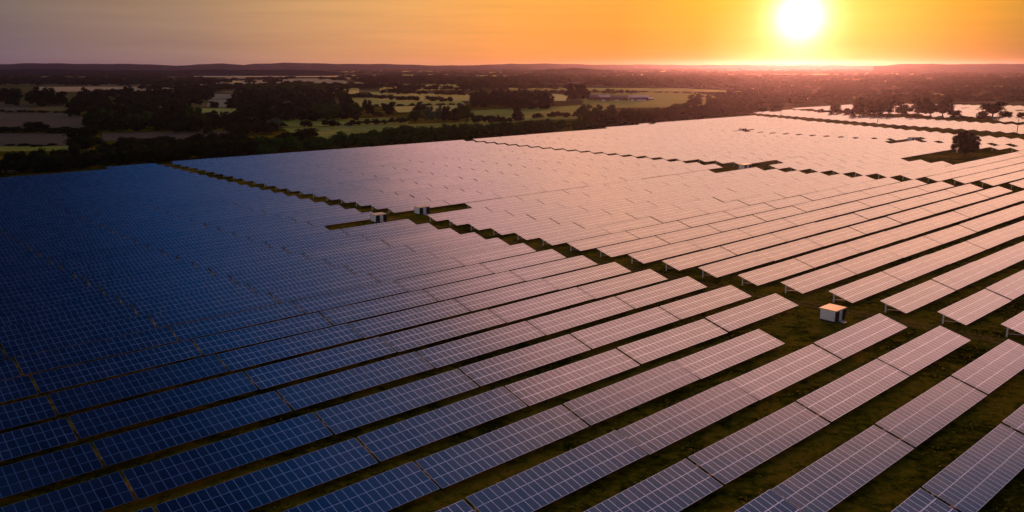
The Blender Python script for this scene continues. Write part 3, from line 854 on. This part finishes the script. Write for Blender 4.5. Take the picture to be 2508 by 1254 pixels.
# big wood on the left
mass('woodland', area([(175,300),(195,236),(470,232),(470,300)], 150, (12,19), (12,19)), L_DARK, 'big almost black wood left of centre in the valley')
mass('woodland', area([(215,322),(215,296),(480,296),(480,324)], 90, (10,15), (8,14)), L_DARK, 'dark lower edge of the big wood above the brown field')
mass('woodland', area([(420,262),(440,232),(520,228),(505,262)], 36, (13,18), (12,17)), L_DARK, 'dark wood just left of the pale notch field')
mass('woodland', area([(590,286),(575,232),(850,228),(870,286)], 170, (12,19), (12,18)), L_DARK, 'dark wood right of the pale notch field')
mass('woodland', area([(600,236),(600,222),(790,218),(800,234)], 60, (16,26), (14,20)), L_GREEN, 'lighter green treetops along the back of the middle wood')
mass('woodland', area([(640,300),(640,284),(870,282),(880,296)], 70, (9,14), (8,13)), L_DARK, 'dark front edge of the middle wood beside the green strip')
mass('copse', area([(1160,270),(1165,238),(1345,238),(1350,270)], 95, (13,18), (12,16), ('round',)), L_DARK, 'long dark copse with a flat base in the green meadows')
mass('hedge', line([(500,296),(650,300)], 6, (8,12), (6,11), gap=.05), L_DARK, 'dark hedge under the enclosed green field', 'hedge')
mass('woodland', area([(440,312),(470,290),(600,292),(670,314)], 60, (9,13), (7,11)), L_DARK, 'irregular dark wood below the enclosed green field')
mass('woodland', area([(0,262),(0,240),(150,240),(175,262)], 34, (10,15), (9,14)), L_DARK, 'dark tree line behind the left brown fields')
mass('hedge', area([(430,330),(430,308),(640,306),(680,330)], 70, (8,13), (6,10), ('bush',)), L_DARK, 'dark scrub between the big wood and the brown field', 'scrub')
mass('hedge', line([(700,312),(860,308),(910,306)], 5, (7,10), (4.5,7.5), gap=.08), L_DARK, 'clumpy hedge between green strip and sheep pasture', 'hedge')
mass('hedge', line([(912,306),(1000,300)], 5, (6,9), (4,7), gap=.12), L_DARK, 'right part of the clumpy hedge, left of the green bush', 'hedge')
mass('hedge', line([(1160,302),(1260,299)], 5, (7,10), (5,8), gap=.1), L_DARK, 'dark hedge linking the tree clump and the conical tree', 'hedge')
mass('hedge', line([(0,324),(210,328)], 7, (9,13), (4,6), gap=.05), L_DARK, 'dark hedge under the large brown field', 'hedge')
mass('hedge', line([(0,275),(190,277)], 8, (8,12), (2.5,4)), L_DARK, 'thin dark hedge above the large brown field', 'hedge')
mass('hedge', line([(0,359),(190,357)], 6, (6,9), (1.5,2.5), gap=.2), L_DARK, 'thin hedge above the narrow green strip', 'hedge')
mass('hedge', line([(1310,290),(1420,287)], 6, (9,13), (5,8)), L_OLIVE, 'dark olive hedge below the vivid green meadow', 'hedge')
mass('hedge', line([(835,244),(900,240),(1000,247),(1110,250)], 9, (12,18), (7,11), gap=.15), L_DARK, 'tree-filled hedge along the yellow stubble field', 'hedge')
mass('hedge', line([(935,229),(1160,236)], 12, (14,22), (8,13), gap=.25), L_DARK, 'broken tree row crossing the pale yellow fields', 'hedge')
mass('hedge', line([(905,262),(1140,258)], 8, (8,11), (3,5), gap=.2), L_DARK, 'low hedge between the crop field and the yellow strip', 'hedge')
mass('hedge', line([(960,222),(1180,221)], 14, (14,22), (9,14), gap=.2), L_DARK, 'farther broken tree row behind the stubble', 'hedge')
mass('hedge', area([(900,209),(900,195),(1130,196),(1130,207)], 90, (22,36), (14,20)), L_DARK, 'flat dark wood behind the pale yellow field', 'woodland')
mass('woodland', area([(1120,222),(1120,200),(1250,200),(1240,222)], 60, (20,30), (14,22)), L_OLIVE, 'hazy dark trees left of the thin pale green field')
mass('hedge', line([(1340,228),(1400,229),(1440,228)], 10, (12,16), (6,10)), L_DARK, 'hedge behind the tall pair of trees', 'hedge')
mass('hedge', line([(1448,230),(1560,230)], 9, (12,18), (8,12), gap=.1), L_OLIVE, 'trees behind the farm barns', 'hedge')
mass('hedge', line([(1560,226),(1780,232)], 12, (8,14), (3,5), gap=.12), L_OLIVE, 'low hedge running right behind the meadow', 'hedge')
mass('woodland', area([(1420,215),(1420,196),(1800,198),(1830,217)], 230, (20,34), (13,20)), L_OLIVE, 'dark tree belt behind the barn meadow')
# the dense belt beyond the last rows of tables
def belt(S0, S1, V0, V1, count, wr, hr, leafm, label):
    its = []
    for _ in range(count):
        S = RNG.uniform(S0, S1); V = RNG.uniform(V0, V1); x, y = W(S, V)
        its.append((x, y, RNG.uniform(*wr), RNG.uniform(*hr), 'bush'))
    mass('hedge_belt', its, leafm, label, 'hedge belt', nleaf=520, leaf=.045)
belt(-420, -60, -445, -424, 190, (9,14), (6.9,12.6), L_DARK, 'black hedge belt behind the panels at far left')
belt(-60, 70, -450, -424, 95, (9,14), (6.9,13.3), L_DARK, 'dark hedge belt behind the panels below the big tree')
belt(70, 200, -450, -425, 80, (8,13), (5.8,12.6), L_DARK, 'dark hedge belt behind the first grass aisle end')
belt(200, 330, -448, -426, 54, (9,14), (6.3,12.6), L_GREEN, 'green brushy belt below the sheep pasture')
belt(330, 480, -452, -432, 65, (9,14), (6.9,13.3), L_GREEN, 'green hedge belt right of the tallest belt bushes')
belt(480, 640, -462, -440, 72, (9,15), (8.0,15.4), L_OLIVE, 'olive hedge belt below the farm barns')
belt(600, 800, -490, -462, 78, (10,16), (8.0,15.4), L_OLIVE, 'olive hedge belt fading into the sun glow')
# brushy ground between belt and woods at left
mass('scrub', area([(240,395),(250,352),(640,338),(700,368)], 120, (8,13), (4,7), ('bush',)), L_DARK, 'dark scrub in front of the brown field', 'scrub', nleaf=300, leaf=.055)
# right hand distant country
mass('woodland', area([(1790,262),(1790,205),(2130,205),(2080,252)], 260, (12,24), (8,15)), L_OLIVE, 'hazy thickets under the sun')
mass('woodland', area([(2110,252),(2110,206),(2620,206),(2640,250)], 280, (14,26), (7,12)), L_OLIVE, 'dark thickets behind the far right panels')
mass('woodland', area([(1690,262),(1700,238),(1900,236),(1900,268)], 60, (10,18), (8,13)), L_OLIVE, 'olive thicket closing the barn meadow on its right')
mass('hedge', line([(1990,276),(2100,284),(2320,289),(2520,292)], 6, (5,9), (2,3.5), gap=.25), L_DARK, 'low hedge along the foot of the far tree row', 'hedge')
# distant woods and hedgerows out to the hills
far = []
def farline(n, x0, x1, y0, y1, leafm, label, hr=(9, 16), seglen=(60, 320), step=17):
    its = []
    for _ in range(n):
        py = y0+(y1-y0)*RNG.uniform()**1.5; px = RNG.uniform(x0, x1)
        if 420 < px < 880 and 178 < py < 213 and RNG.uniform() < .85: continue
        x, y, z = at(px, py); L = RNG.uniform(*seglen)*(1+hypot(x, y)/2500); a = RNG.normal(0, .28)+(pi/2 if RNG.uniform() < .12 else 0)
        d = hypot(x, y); st_ = step*(1+d/2500)
        k = int(L/st_)+1
        for q in range(k):
            if RNG.uniform() < .08: continue
            xx = x+(q-k/2)*st_*cos(a)+RNG.normal(0, 4); yy = y+(q-k/2)*st_*sin(a)+RNG.normal(0, 4)
            s = RNG.uniform(*hr); its.append((xx, yy, s*RNG.uniform(1.2, 2.2)*(1+d/4000), s, 'bush'))
    mass('far_woodland', its, leafm, label, 'woodland', nleaf=50, leaf=.14)
farline(75, -200, 560, 172, 214, L_DARK, 'far dark hedgerows on the left')
farline(75, 500, 1250, 172, 222, L_DARK, 'far hedgerows in the centre')
farline(100, 1200, 1900, 168, 205, L_OLIVE, 'far hedgerows right of centre')
farline(120, 1850, 2700, 166, 212, L_OLIVE, 'far hedgerows below the sun and right of it')

# ------------------------------------------------------------------ cabins
def cabin(S, V, w, d, h, label, far=False):
    x, y = W(S, V); z = float(ground(x, y))
    r = bpy.data.objects.new('inverter_cabin', None); COL.objects.link(r)
    r.location = (x, y, z); r.rotation_euler = (0, 0, ROTZ)
    tag(r, label, 'cabin', 'white inverter cabins')
    # local x along the rows, local y away from the camera side; front wall at y=0
    b0 = .28
    mb = MB(); mb.box(0, w, 0, d, b0, h-.12); link('wall', mb.mesh('wall', [M_WHITE]), r)
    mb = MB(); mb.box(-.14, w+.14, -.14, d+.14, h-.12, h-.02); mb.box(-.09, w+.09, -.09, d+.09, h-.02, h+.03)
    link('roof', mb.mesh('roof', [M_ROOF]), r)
    mb = MB()
    for xx in (.15, w-.3):
        mb.box(xx, xx+.15, .1, d-.1, 0, b0)
    link('plinth', mb.mesh('plinth', [M_DARK]), r)
    # front: dark louvred panels either side of a white door
    for (a, b) in ((.03, w*.34), (w*.66, w-.03)):
        mb = MB(); mb.box(a, b, -.04, 0, b0+.05, h-.2)
        k = 9
        for q in range(k):
            zz = b0+.15+(h-.5-b0)*q/(k-1); mb.box(a+.06, b-.06, -.065, -.04, zz, zz+.05)
        link('louvre_panel', mb.mesh('louvre_panel', [M_DARK]), r)
    mb = MB(); mb.box(w*.36, w*.64, -.05, 0, b0+.05, h-.25); dr = link('door', mb.mesh('door', [M_WHITE]), r)
    mb = MB(); mb.box(w*.60, w*.625, -.09, -.05, b0+.75, b0+.95); link('handle', mb.mesh('handle', [M_DARK]), dr)
    # left side: corner trims and a seam
    mb = MB(); mb.box(-.03, 0, -.04, .10, b0, h-.14); mb.box(-.03, 0, d-.1, d, b0, h-.14); mb.box(-.03, 0, 0.10, d-.1, b0, b0+.1)
    link('trim', mb.mesh('trim', [M_DARK]), r)
    mb = MB()
    mb.box(w*.36, w*.64, -.75, -.06, b0-.1, b0-.04)
    for xx in (w*.37, w*.61): mb.box(xx, xx+.05, -.72, -.66, 0, b0-.1)
    mb.box(w*.36, w*.64, -1.05, -.78, b0-.2, b0-.15)
    link('step', mb.mesh('step', [M_STEEL]), r)
cabin(134.1, -64.0, 3.6, 3.0, 2.35, 'near white cabin with warm roof on the grass track')
cabin(134.2, -210.4, 3.9, 3.1, 2.55, 'left one of the two white cabins facing across the track')
cabin(152.1, -212.6, 3.9, 3.1, 2.55, 'right one of the two white cabins facing across the track')
cabin(333.6, -209.0, 5.6, 3.1, 2.45, 'hazy cabin in the second grass aisle under the glow')
cabin(540.0, -218.5, 6.5, 3.2, 2.6, 'tiny cabin left of the lone oak in the third aisle')
cabin(536.0, -339.5, 5.0, 3.2, 2.6, 'farthest tiny cabin among the dark slots of the third aisle')

# ------------------------------------------------------------------ power poles
def pole(px, py, top, label):
    x, y, z = at(px, py); h = (py-top)/F*hypot(x, y)
    r = bpy.data.objects.new('utility_pole', None); COL.objects.link(r); r.location = (x, y, z); r.rotation_euler = (0, 0, .5)
    tag(r, label, 'utility pole', 'wooden poles along the broad grass strip')
    mb = MB(); mb.prism([(0,0,-.3,.26),(0,0,h*.5,.22),(0,0,h,.17)], 8); link('post', mb.mesh('post', [M_WOOD]), r)
    mb = MB(); mb.box(-.9, .9, -.08, .08, h-.7, h-.55); ca = link('crossarm', mb.mesh('crossarm', [M_WOOD]), r)
    for xx in (-.8, 0, .8):
        mb = MB(); mb.prism([(xx,0,h-.55,.06),(xx,0,h-.4,.09),(xx,0,h-.3,.04)], 6); link('insulator', mb.mesh('insulator', [M_WHITE]), ca)
pole(1912, 286, 268, 'slim pole at the left tip of the grass strip')
pole(2149, 304, 284, 'slim pole on the middle of the broad grass strip')
pole(2490, 331, 298, 'slim pole at the right edge on the broad grass strip')

# ------------------------------------------------------------------ barns
def barn(px0, px1, py, hpx, roofm, label, depth=16, rot=0.0, doors=2):
    x0, y0, z = at(px0, py); x1, y1, _ = at(px1, py); L = hypot(x1-x0, y1-y0); h = hpx/F*hypot(x0, y0)
    r = bpy.data.objects.new('barn', None); COL.objects.link(r); r.location = (x0, y0, z); r.rotation_euler = (0, 0, math.atan2(y1-y0, x1-x0)+rot)
    tag(r, label, 'barn', 'farm buildings in the meadow')
    e = h*.68
    mb = MB(); n = len(mb.v)
    mb.v += [(0,0,0),(L,0,0),(L,depth,0),(0,depth,0),(0,0,e),(L,0,e),(L,depth,e),(0,depth,e),(0,depth/2,h),(L,depth/2,h)]
    for f in ((0,1,5,4),(1,2,6,9,5),(2,3,7,6),(3,0,4,8,7)): mb.f.append(f); mb.m.append(0)
    link('wall', mb.mesh('wall', [M_BARN]), r)
    mb = MB()
    for s in (0, 1):
        ya, yb = (-.5, depth/2) if s == 0 else (depth+.5, depth/2)
        za = e-.5*(h-e)/(depth/2)
        mb.quadbox([(-.5,ya,za+.05),(L+.5,ya,za+.05),(L+.5,yb,h+.05),(-.5,yb,h+.05),(-.5,ya,za+.25),(L+.5,ya,za+.25),(L+.5,yb,h+.25),(-.5,yb,h+.25)])
    link('roof', mb.mesh('roof', [roofm]), r)
    for q in range(doors):
        c = L*(q+.5)/doors
        mb = MB(); mb.box(c-1.8, c+1.8, -.1, -.02, 0, e*.75)
        for k in range(4): mb.box(c-1.7+k*.9, c-1.62+k*.9, -.14, -.1, .1, e*.75-.1)
        link('door', mb.mesh('door', [M_DARK if q % 2 else M_BARNROOF2]), r)
barn(1446, 1466, 246, 13, M_BARNROOF2, 'dull purple-brown barn at the left of the farm', 14)
barn(1468, 1494, 247, 13, M_BARNROOF, 'barn with the bright pale roof, second from left', 18)
barn(1496, 1538, 246, 11, M_BARNROOF2, 'long low brown barn in the middle of the farm', 16, doors=4)
barn(1542, 1588, 247, 12, M_BARNROOF, 'long barn with pale roof at the right of the farm', 18, doors=4)
barn(1589, 1600, 245, 5, M_VAN, 'small white-roofed lean-to at the right end of the farm', 6, doors=1)
def van(px, py, label, L=5.5):
    x, y, z = at(px, py)
    r = bpy.data.objects.new('parked_van', None); COL.objects.link(r); r.location = (x, y, z); r.rotation_euler = (0, 0, RNG.uniform(-.4, .4))
    tag(r, label, 'van', 'white vehicles by the barns')
    mb = MB(); P = [(0,.45),(L,.45),(L,1.25),(L*.88,1.4),(L*.76,2.2),(0,2.3)]
    k = len(P); mb.v += [(a, 0, b) for a, b in P]+[(a, 2.0, b) for a, b in P]
    mb.f += [tuple(range(k)), tuple(reversed(range(k, 2*k)))]; mb.m += [0, 0]
    for i in range(k): mb.f.append((i, i+k, (i+1) % k+k, (i+1) % k)); mb.m.append(0)
    link('body', mb.mesh('body', [M_VAN]), r)
    for a in (.18*L, .78*L):
        for yy in (-.06, 1.86):
            wb = MB(); n = 12
            wb.v += [(a+.38*cos(2*pi*i/n), yy, .38+.38*sin(2*pi*i/n)) for i in range(n)]+[(a+.38*cos(2*pi*i/n), yy+.2, .38+.38*sin(2*pi*i/n)) for i in range(n)]
            wb.f += [tuple(range(n)), tuple(reversed(range(n, 2*n)))]+[(i, i+n, (i+1) % n+n, (i+1) % n) for i in range(n)]; wb.m += [0]*(n+2)
            link('wheel', wb.mesh('wheel', [M_RUBBER]), r)
    mb = MB(); mb.quadbox([(L*.77,.1,2.15),(L*.88,.1,1.42),(L*.88,1.9,1.42),(L*.77,1.9,2.15),(L*.775,.1,2.18),(L*.89,.1,1.45),(L*.89,1.9,1.45),(L*.775,1.9,2.18)])
    link('windscreen', mb.mesh('windscreen', [M_DARK]), r)
van(1475, 249, 'white van standing by the bright-roofed barn')
van(1508, 248.5, 'white van in front of the long low barn')
van(1546, 248.5, 'white van at the left corner of the right barn')
van(1561, 248, 'white van in the middle of the right barn front', 7)
van(1574, 248, 'white van at the right part of the right barn front')

# ------------------------------------------------------------------ sheep
def sheep_mesh():
    rng = np.random.default_rng(3)
    V, Fc, mi = [], [], []
    def ell(c, r, seg=10, rings=7, m=0):
        b = len(V)
        for i in range(rings+1):
            th = pi*i/rings
            for j in range(seg):
                ph = 2*pi*j/seg; k = 1+.04*rng.normal()
                V.append((c[0]+r[0]*k*sin(th)*cos(ph), c[1]+r[1]*k*sin(th)*sin(ph), c[2]+r[2]*k*cos(th)))
        for i in range(rings):
            for j in range(seg):
                Fc.append((b+i*seg+j, b+(i+1)*seg+j, b+(i+1)*seg+(j+1) % seg, b+i*seg+(j+1) % seg)); mi.append(m)
    ell((0,0,.68),(.55,.27,.29)); ell((.48,0,.78),(.22,.17,.2)); ell((.68,0,.74),(.17,.09,.1), m=1)
    ell((.66,.12,.8),(.03,.08,.03), 6, 4, 1); ell((.66,-.12,.8),(.03,.08,.03), 6, 4, 1); ell((-.55,0,.66),(.07,.05,.13), 6, 4)
    for sx in (-.33, .33):
        for sy in (-.14, .14):
            ell((sx,sy,.5),(.1,.09,.2), 7, 5); ell((sx+.01,sy,.22),(.045,.045,.24), 7, 5, 1)
    return mesh_from('sheep', V, Fc, [M_WOOL, M_FACE], mi, smooth=True)
ME_SHEEP = sheep_mesh()
SP = [(788,319.5,'white sheep grazing alone at the left of the pasture'),(801,319,'second sheep from the left in the pasture'),(806,319.5,'sheep close behind the second one'),(824,314.5,'sheep below the clumpy hedge'),(835,314,'sheep right of the one below the hedge'),(844,312,'sheep nearest to the clumpy hedge'),(848,311.5,'sheep touching the hedge-side pair'),(858,315,'sheep in the middle of the pasture'),(864,312,'sheep uphill in the middle of the pasture'),(893,318,'lower sheep in the right part of the pasture'),(913,310,'upper sheep in the right part of the pasture'),(940,313,'rightmost sheep in the pasture'),
 (8,424.5,'white sheep by the path at the left photo edge'),(22,423.5,'second white sheep along the left path'),(29,423,'third white sheep along the left path'),(39,421.5,'fourth white sheep along the left path'),(51,419.5,'white sheep nearest the hedge by the left path'),(61,421.5,'white sheep right of the group on the left path'),(214,408.5,'single white sheep on the path below the big black tree')]
for (px, py, lab) in SP:
    x, y, z = at(px, py)
    o = link('sheep', ME_SHEEP, None, (x, y, z), (0, 0, RNG.uniform(0, 6.28)), (1.25, 1.25, 1.25))
    tag(o, lab, 'sheep', 'sheep grazing beyond the panels')
# distant white farm sheds of the far town
for q, (px, w) in enumerate([(2292,3),(2304,5),(2316,4),(2328,4),(2340,6),(2366,5),(2378,5),(2390,7),(2396,4),(2436,6),(2454,4),(2472,9),(2488,5)]):
    x, y, z = at(px, 172.8); d = hypot(x, y); L = w/F*d; H = 2.6/F*d
    r = bpy.data.objects.new('warehouse', None); COL.objects.link(r); r.location = (x, y, z); r.rotation_euler = (0, 0, -.4)
    tag(r, f'tiny pale warehouse in the far line at right, {ORD[q]} from its left end', 'warehouse', 'pale warehouses of the distant town')
    mb = MB(); mb.box(0, L, 0, L*.6, 0, H); link('wall', mb.mesh('wall', [M_WHITE]), r)
    mb = MB(); mb.quadbox([(-1,-1,H+.02),(L+1,-1,H+.02),(L+1,L*.3,H*1.25),(-1,L*.3,H*1.25),(-1,-1,H+.4),(L+1,-1,H+.4),(L+1,L*.3,H*1.25+.4),(-1,L*.3,H*1.25+.4)])
    mb.quadbox([(-1,L*.3+.01,H*1.25),(L+1,L*.3+.01,H*1.25),(L+1,L*.6+1,H+.02),(-1,L*.6+1,H+.02),(-1,L*.3+.01,H*1.25+.4),(L+1,L*.3+.01,H*1.25+.4),(L+1,L*.6+1,H+.4),(-1,L*.6+1,H+.4)])
    link('roof', mb.mesh('roof', [M_VAN]), r)

# ------------------------------------------------------------------ haze
def haze(density=1/36000, g=.85):
    m = bpy.data.materials.new('haze'); m.use_nodes = True; nt = m.node_tree; nt.nodes.clear()
    out = nd(nt, 'ShaderNodeOutputMaterial'); v = nd(nt, 'ShaderNodeVolumePrincipled')
    v.inputs['Density'].default_value = density; v.inputs['Anisotropy'].default_value = g
    v.inputs['Color'].default_value = (.70, .60, .95, 1)
    nt.links.new(v.outputs[0], out.inputs['Volume'])
    mb = MB(); mb.box(-23000, 23000, -2000, 12500, -12, 82)
    o = link('haze', mb.mesh('haze', [m])); tag(o, 'thin evening haze over the whole valley', 'haze', None, 'stuff')
HAZE = True
if HAZE: haze()

# ------------------------------------------------------------------ sky, sun
SUN_AZ, SUN_EL = radians(18.66), radians(2.98)
sd = (sin(SUN_AZ)*cos(SUN_EL), cos(SUN_AZ)*cos(SUN_EL), sin(SUN_EL))
def lin(r, g, b, k=1.0):
    f = lambda v: ((v/255+.055)/1.055)**2.4 if v > 10 else v/255/12.92
    return (f(r)*k, f(g)*k, f(b)*k)
w = bpy.data.worlds.new('World'); SC.world = w; w.use_nodes = True; nt = w.node_tree; nt.nodes.clear()
out = nd(nt, 'ShaderNodeOutputWorld')
tc = nd(nt, 'ShaderNodeTexCoord'); gen = tc.outputs['Generated']
sp = nd(nt, 'ShaderNodeSeparateXYZ'); nt.links.new(gen, sp.inputs[0])
dp = nd(nt, 'ShaderNodeVectorMath'); dp.operation = 'DOT_PRODUCT'; nt.links.new(gen, dp.inputs[0]); dp.inputs[1].default_value = sd
theta = mathn(nt, 'MULTIPLY', mathn(nt, 'ARCCOSINE', mathn(nt, 'MINIMUM', dp.outputs['Value'], 1.0)), 180/pi)
elev = mathn(nt, 'MULTIPLY', mathn(nt, 'ARCSINE', sp.outputs[2]), 180/pi)
phi = mathn(nt, 'MULTIPLY', mathn(nt, 'ARCTAN2', sp.outputs[0], sp.outputs[1]), 180/pi)   # 0 straight ahead, + right
pf = mathn(nt, 'ADD', mathn(nt, 'DIVIDE', phi, 180), .5)       # -90..90 -> 0..1
def P(deg): return min(1, max(0, deg/180+.5))
hor = ramp(nt, pf, [(P(-90), lin(50,52,75)), (P(-45), lin(88,78,95)), (P(-32), lin(110,92,108)), (P(-20.6), lin(148,116,110)), (P(-13), lin(196,138,106)), (P(-7.2), lin(220,144,100)), (P(0), lin(240,142,80)), (P(7), lin(238,122,58)), (P(12.5), lin(232,126,48)), (P(16.5), lin(252,195,100)), (P(18.7), lin(254,215,120)), (P(22.5), lin(244,160,76)), (P(27.5), lin(205,118,64)), (P(32), lin(130,82,64)), (P(50), lin(100,72,82)), (P(90), lin(45,46,66))])
top = ramp(nt, pf, [(P(-90), lin(42,46,66)), (P(-45), lin(80,76,80)), (P(-32), lin(108,96,90)), (P(-20.6), lin(166,130,100)), (P(-13), lin(206,154,100)), (P(-7.2), lin(232,166,94)), (P(0), lin(248,166,72)), (P(7), lin(248,158,52)), (P(12.5), lin(250,176,18)), (P(18.7), lin(253,205,60)), (P(22.5), lin(252,205,70)), (P(27.5), lin(242,160,20)), (P(32), lin(196,132,12)), (P(50), lin(110,84,72)), (P(90), lin(42,46,66))])
th = mathn(nt, 'DIVIDE', mathn(nt, 'ADD', theta, mathn(nt, 'MULTIPLY', mathn(nt, 'ABSOLUTE', mathn(nt, 'SUBTRACT', phi, 19)), .2)), 180)
high = ramp(nt, th, [(0, (.80,.42,.28)), (19/180, (.82,.44,.31)), (26/180, (1.0,.49,.31)), (31/180, (.80,.42,.33)), (35/180, (.72,.37,.34)), (37.5/180, (.56,.29,.26)), (40.5/180, (.26,.17,.18)), (43.5/180, (.130,.115,.165)), (48/180, (.050,.072,.150)), (55.6/180, (.006,.034,.112)), (62/180, (.0006,.009,.038)), (70/180, (.0006,.004,.020)), (80/180, (.003,.014,.045)), (98/180, (.003,.014,.045)), (115/180, (.030,.036,.055)), (1.0, (.035,.04,.06))])
highs = nd(nt, 'ShaderNodeVectorMath'); highs.operation = 'SCALE'; nt.links.new(high, highs.inputs[0]); highs.inputs['Scale'].default_value = 2.45
low = mixc(nt, mathn(nt, 'DIVIDE', elev, 4.6, clamp=True), hor, top)
sm = nd(nt, 'ShaderNodeMapRange'); sm.interpolation_type = 'SMOOTHSTEP'; nt.links.new(elev, sm.inputs[0]); sm.inputs[1].default_value = 5.0; sm.inputs[2].default_value = 15.0
cv = nd(nt, 'ShaderNodeCombineXYZ'); nt.links.new(mathn(nt, 'MULTIPLY', phi, .055), cv.inputs[0]); nt.links.new(mathn(nt, 'MULTIPLY', elev, 1.1), cv.inputs[1])
cloud = noise(nt, cv.outputs[0], 1.0, 5, .55, .4)
cl = nd(nt, 'ShaderNodeMapRange'); nt.links.new(cloud, cl.inputs[0]); cl.inputs[1].default_value = .3; cl.inputs[2].default_value = .7; cl.inputs[3].default_value = .90; cl.inputs[4].default_value = 1.08
lows = nd(nt, 'ShaderNodeVectorMath'); lows.operation = 'SCALE'; nt.links.new(low, lows.inputs[0]); nt.links.new(cl.outputs[0], lows.inputs['Scale'])
sky = mixc(nt, sm.outputs[0], lows.outputs[0], highs.outputs[0])
# rosy fill light added to the sky behind the camera, brightening cabin walls
def smooth(x, a, b):
    n_ = nd(nt, 'ShaderNodeMapRange'); n_.interpolation_type = 'SMOOTHSTEP'; nt.links.new(x, n_.inputs[0]); n_.inputs[1].default_value = a; n_.inputs[2].default_value = b
    return n_.outputs[0]
back_fill_f = mathn(nt, 'MULTIPLY', smooth(theta, 100, 135), mathn(nt, 'SUBTRACT', 1.0, smooth(elev, 3, 26)))
bv = nd(nt, 'ShaderNodeVectorMath'); bv.operation = 'SCALE'; bv.inputs[0].default_value = (.85, .72, .74); nt.links.new(back_fill_f, bv.inputs['Scale'])
sky0 = sky
# aureole and disc of the sun
def glow(amp, k, col):
    e = mathn(nt, 'MULTIPLY', mathn(nt, 'EXPONENT', mathn(nt, 'MULTIPLY', theta, -1.0/k)), amp)
    n_ = nd(nt, 'ShaderNodeVectorMath'); n_.operation = 'SCALE'; n_.inputs[0].default_value = col; nt.links.new(e, n_.inputs['Scale'])
    return n_.outputs[0]
def addv(a, b):
    n_ = nd(nt, 'ShaderNodeVectorMath'); n_.operation = 'ADD'; nt.links.new(a, n_.inputs[0]); nt.links.new(b, n_.inputs[1]); return n_.outputs[0]
sky = addv(sky, glow(11.0, .68, (1, .86, .5)))
sky = addv(sky, glow(.16, 2.2, (1, .55, .06)))
sky = addv(sky, bv.outputs[0])
disc = mathn(nt, 'MULTIPLY', mathn(nt, 'LESS_THAN', theta, .8), 12)
dv = nd(nt, 'ShaderNodeVectorMath'); dv.operation = 'SCALE'; dv.inputs[0].default_value = (1, .92, .75); nt.links.new(disc, dv.inputs['Scale'])
sky = addv(sky, dv.outputs[0])
bg1 = nd(nt, 'ShaderNodeBackground'); nt.links.new(sky, bg1.inputs[0]); bg1.inputs[1].default_value = 1
nis = nd(nt, 'ShaderNodeTexSky'); nis.sky_type = 'NISHITA'; nis.sun_disc = False; nis.sun_elevation = SUN_EL; nis.sun_rotation = SUN_AZ
bg2 = nd(nt, 'ShaderNodeBackground'); nt.links.new(nis.outputs[0], bg2.inputs[0]); bg2.inputs[1].default_value = .008
ad = nd(nt, 'ShaderNodeAddShader'); nt.links.new(bg1.outputs[0], ad.inputs[0]); nt.links.new(bg2.outputs[0], ad.inputs[1])
nt.links.new(ad.outputs[0], out.inputs[0])

sl = bpy.data.lights.new('sun', 'SUN'); sl.energy = 2.6; sl.angle = radians(.5); sl.color = (1, .33, .14)
so = link('sun', sl)
from mathutils import Vector
so.rotation_euler = Vector(sd).to_track_quat('Z', 'Y').to_euler()

# ------------------------------------------------------------------ camera
cam = bpy.data.cameras.new('camera'); co = link('camera', cam)
cam.sensor_width = 36; cam.lens = 36*F/2508; cam.clip_start = 1; cam.clip_end = 60000
co.location = (0, 0, CH); co.rotation_euler = (pi/2-PITCH, 0, 0)
SC.camera = co
SC.view_settings.view_transform = 'Standard'; SC.view_settings.look = 'None'
SC.view_settings.exposure = 0; SC.view_settings.gamma = 1
SC.cycles.max_bounces = 5; SC.cycles.diffuse_bounces = 2; SC.cycles.glossy_bounces = 3
SC.cycles.volume_bounces = 0; SC.cycles.transparent_max_bounces = 4
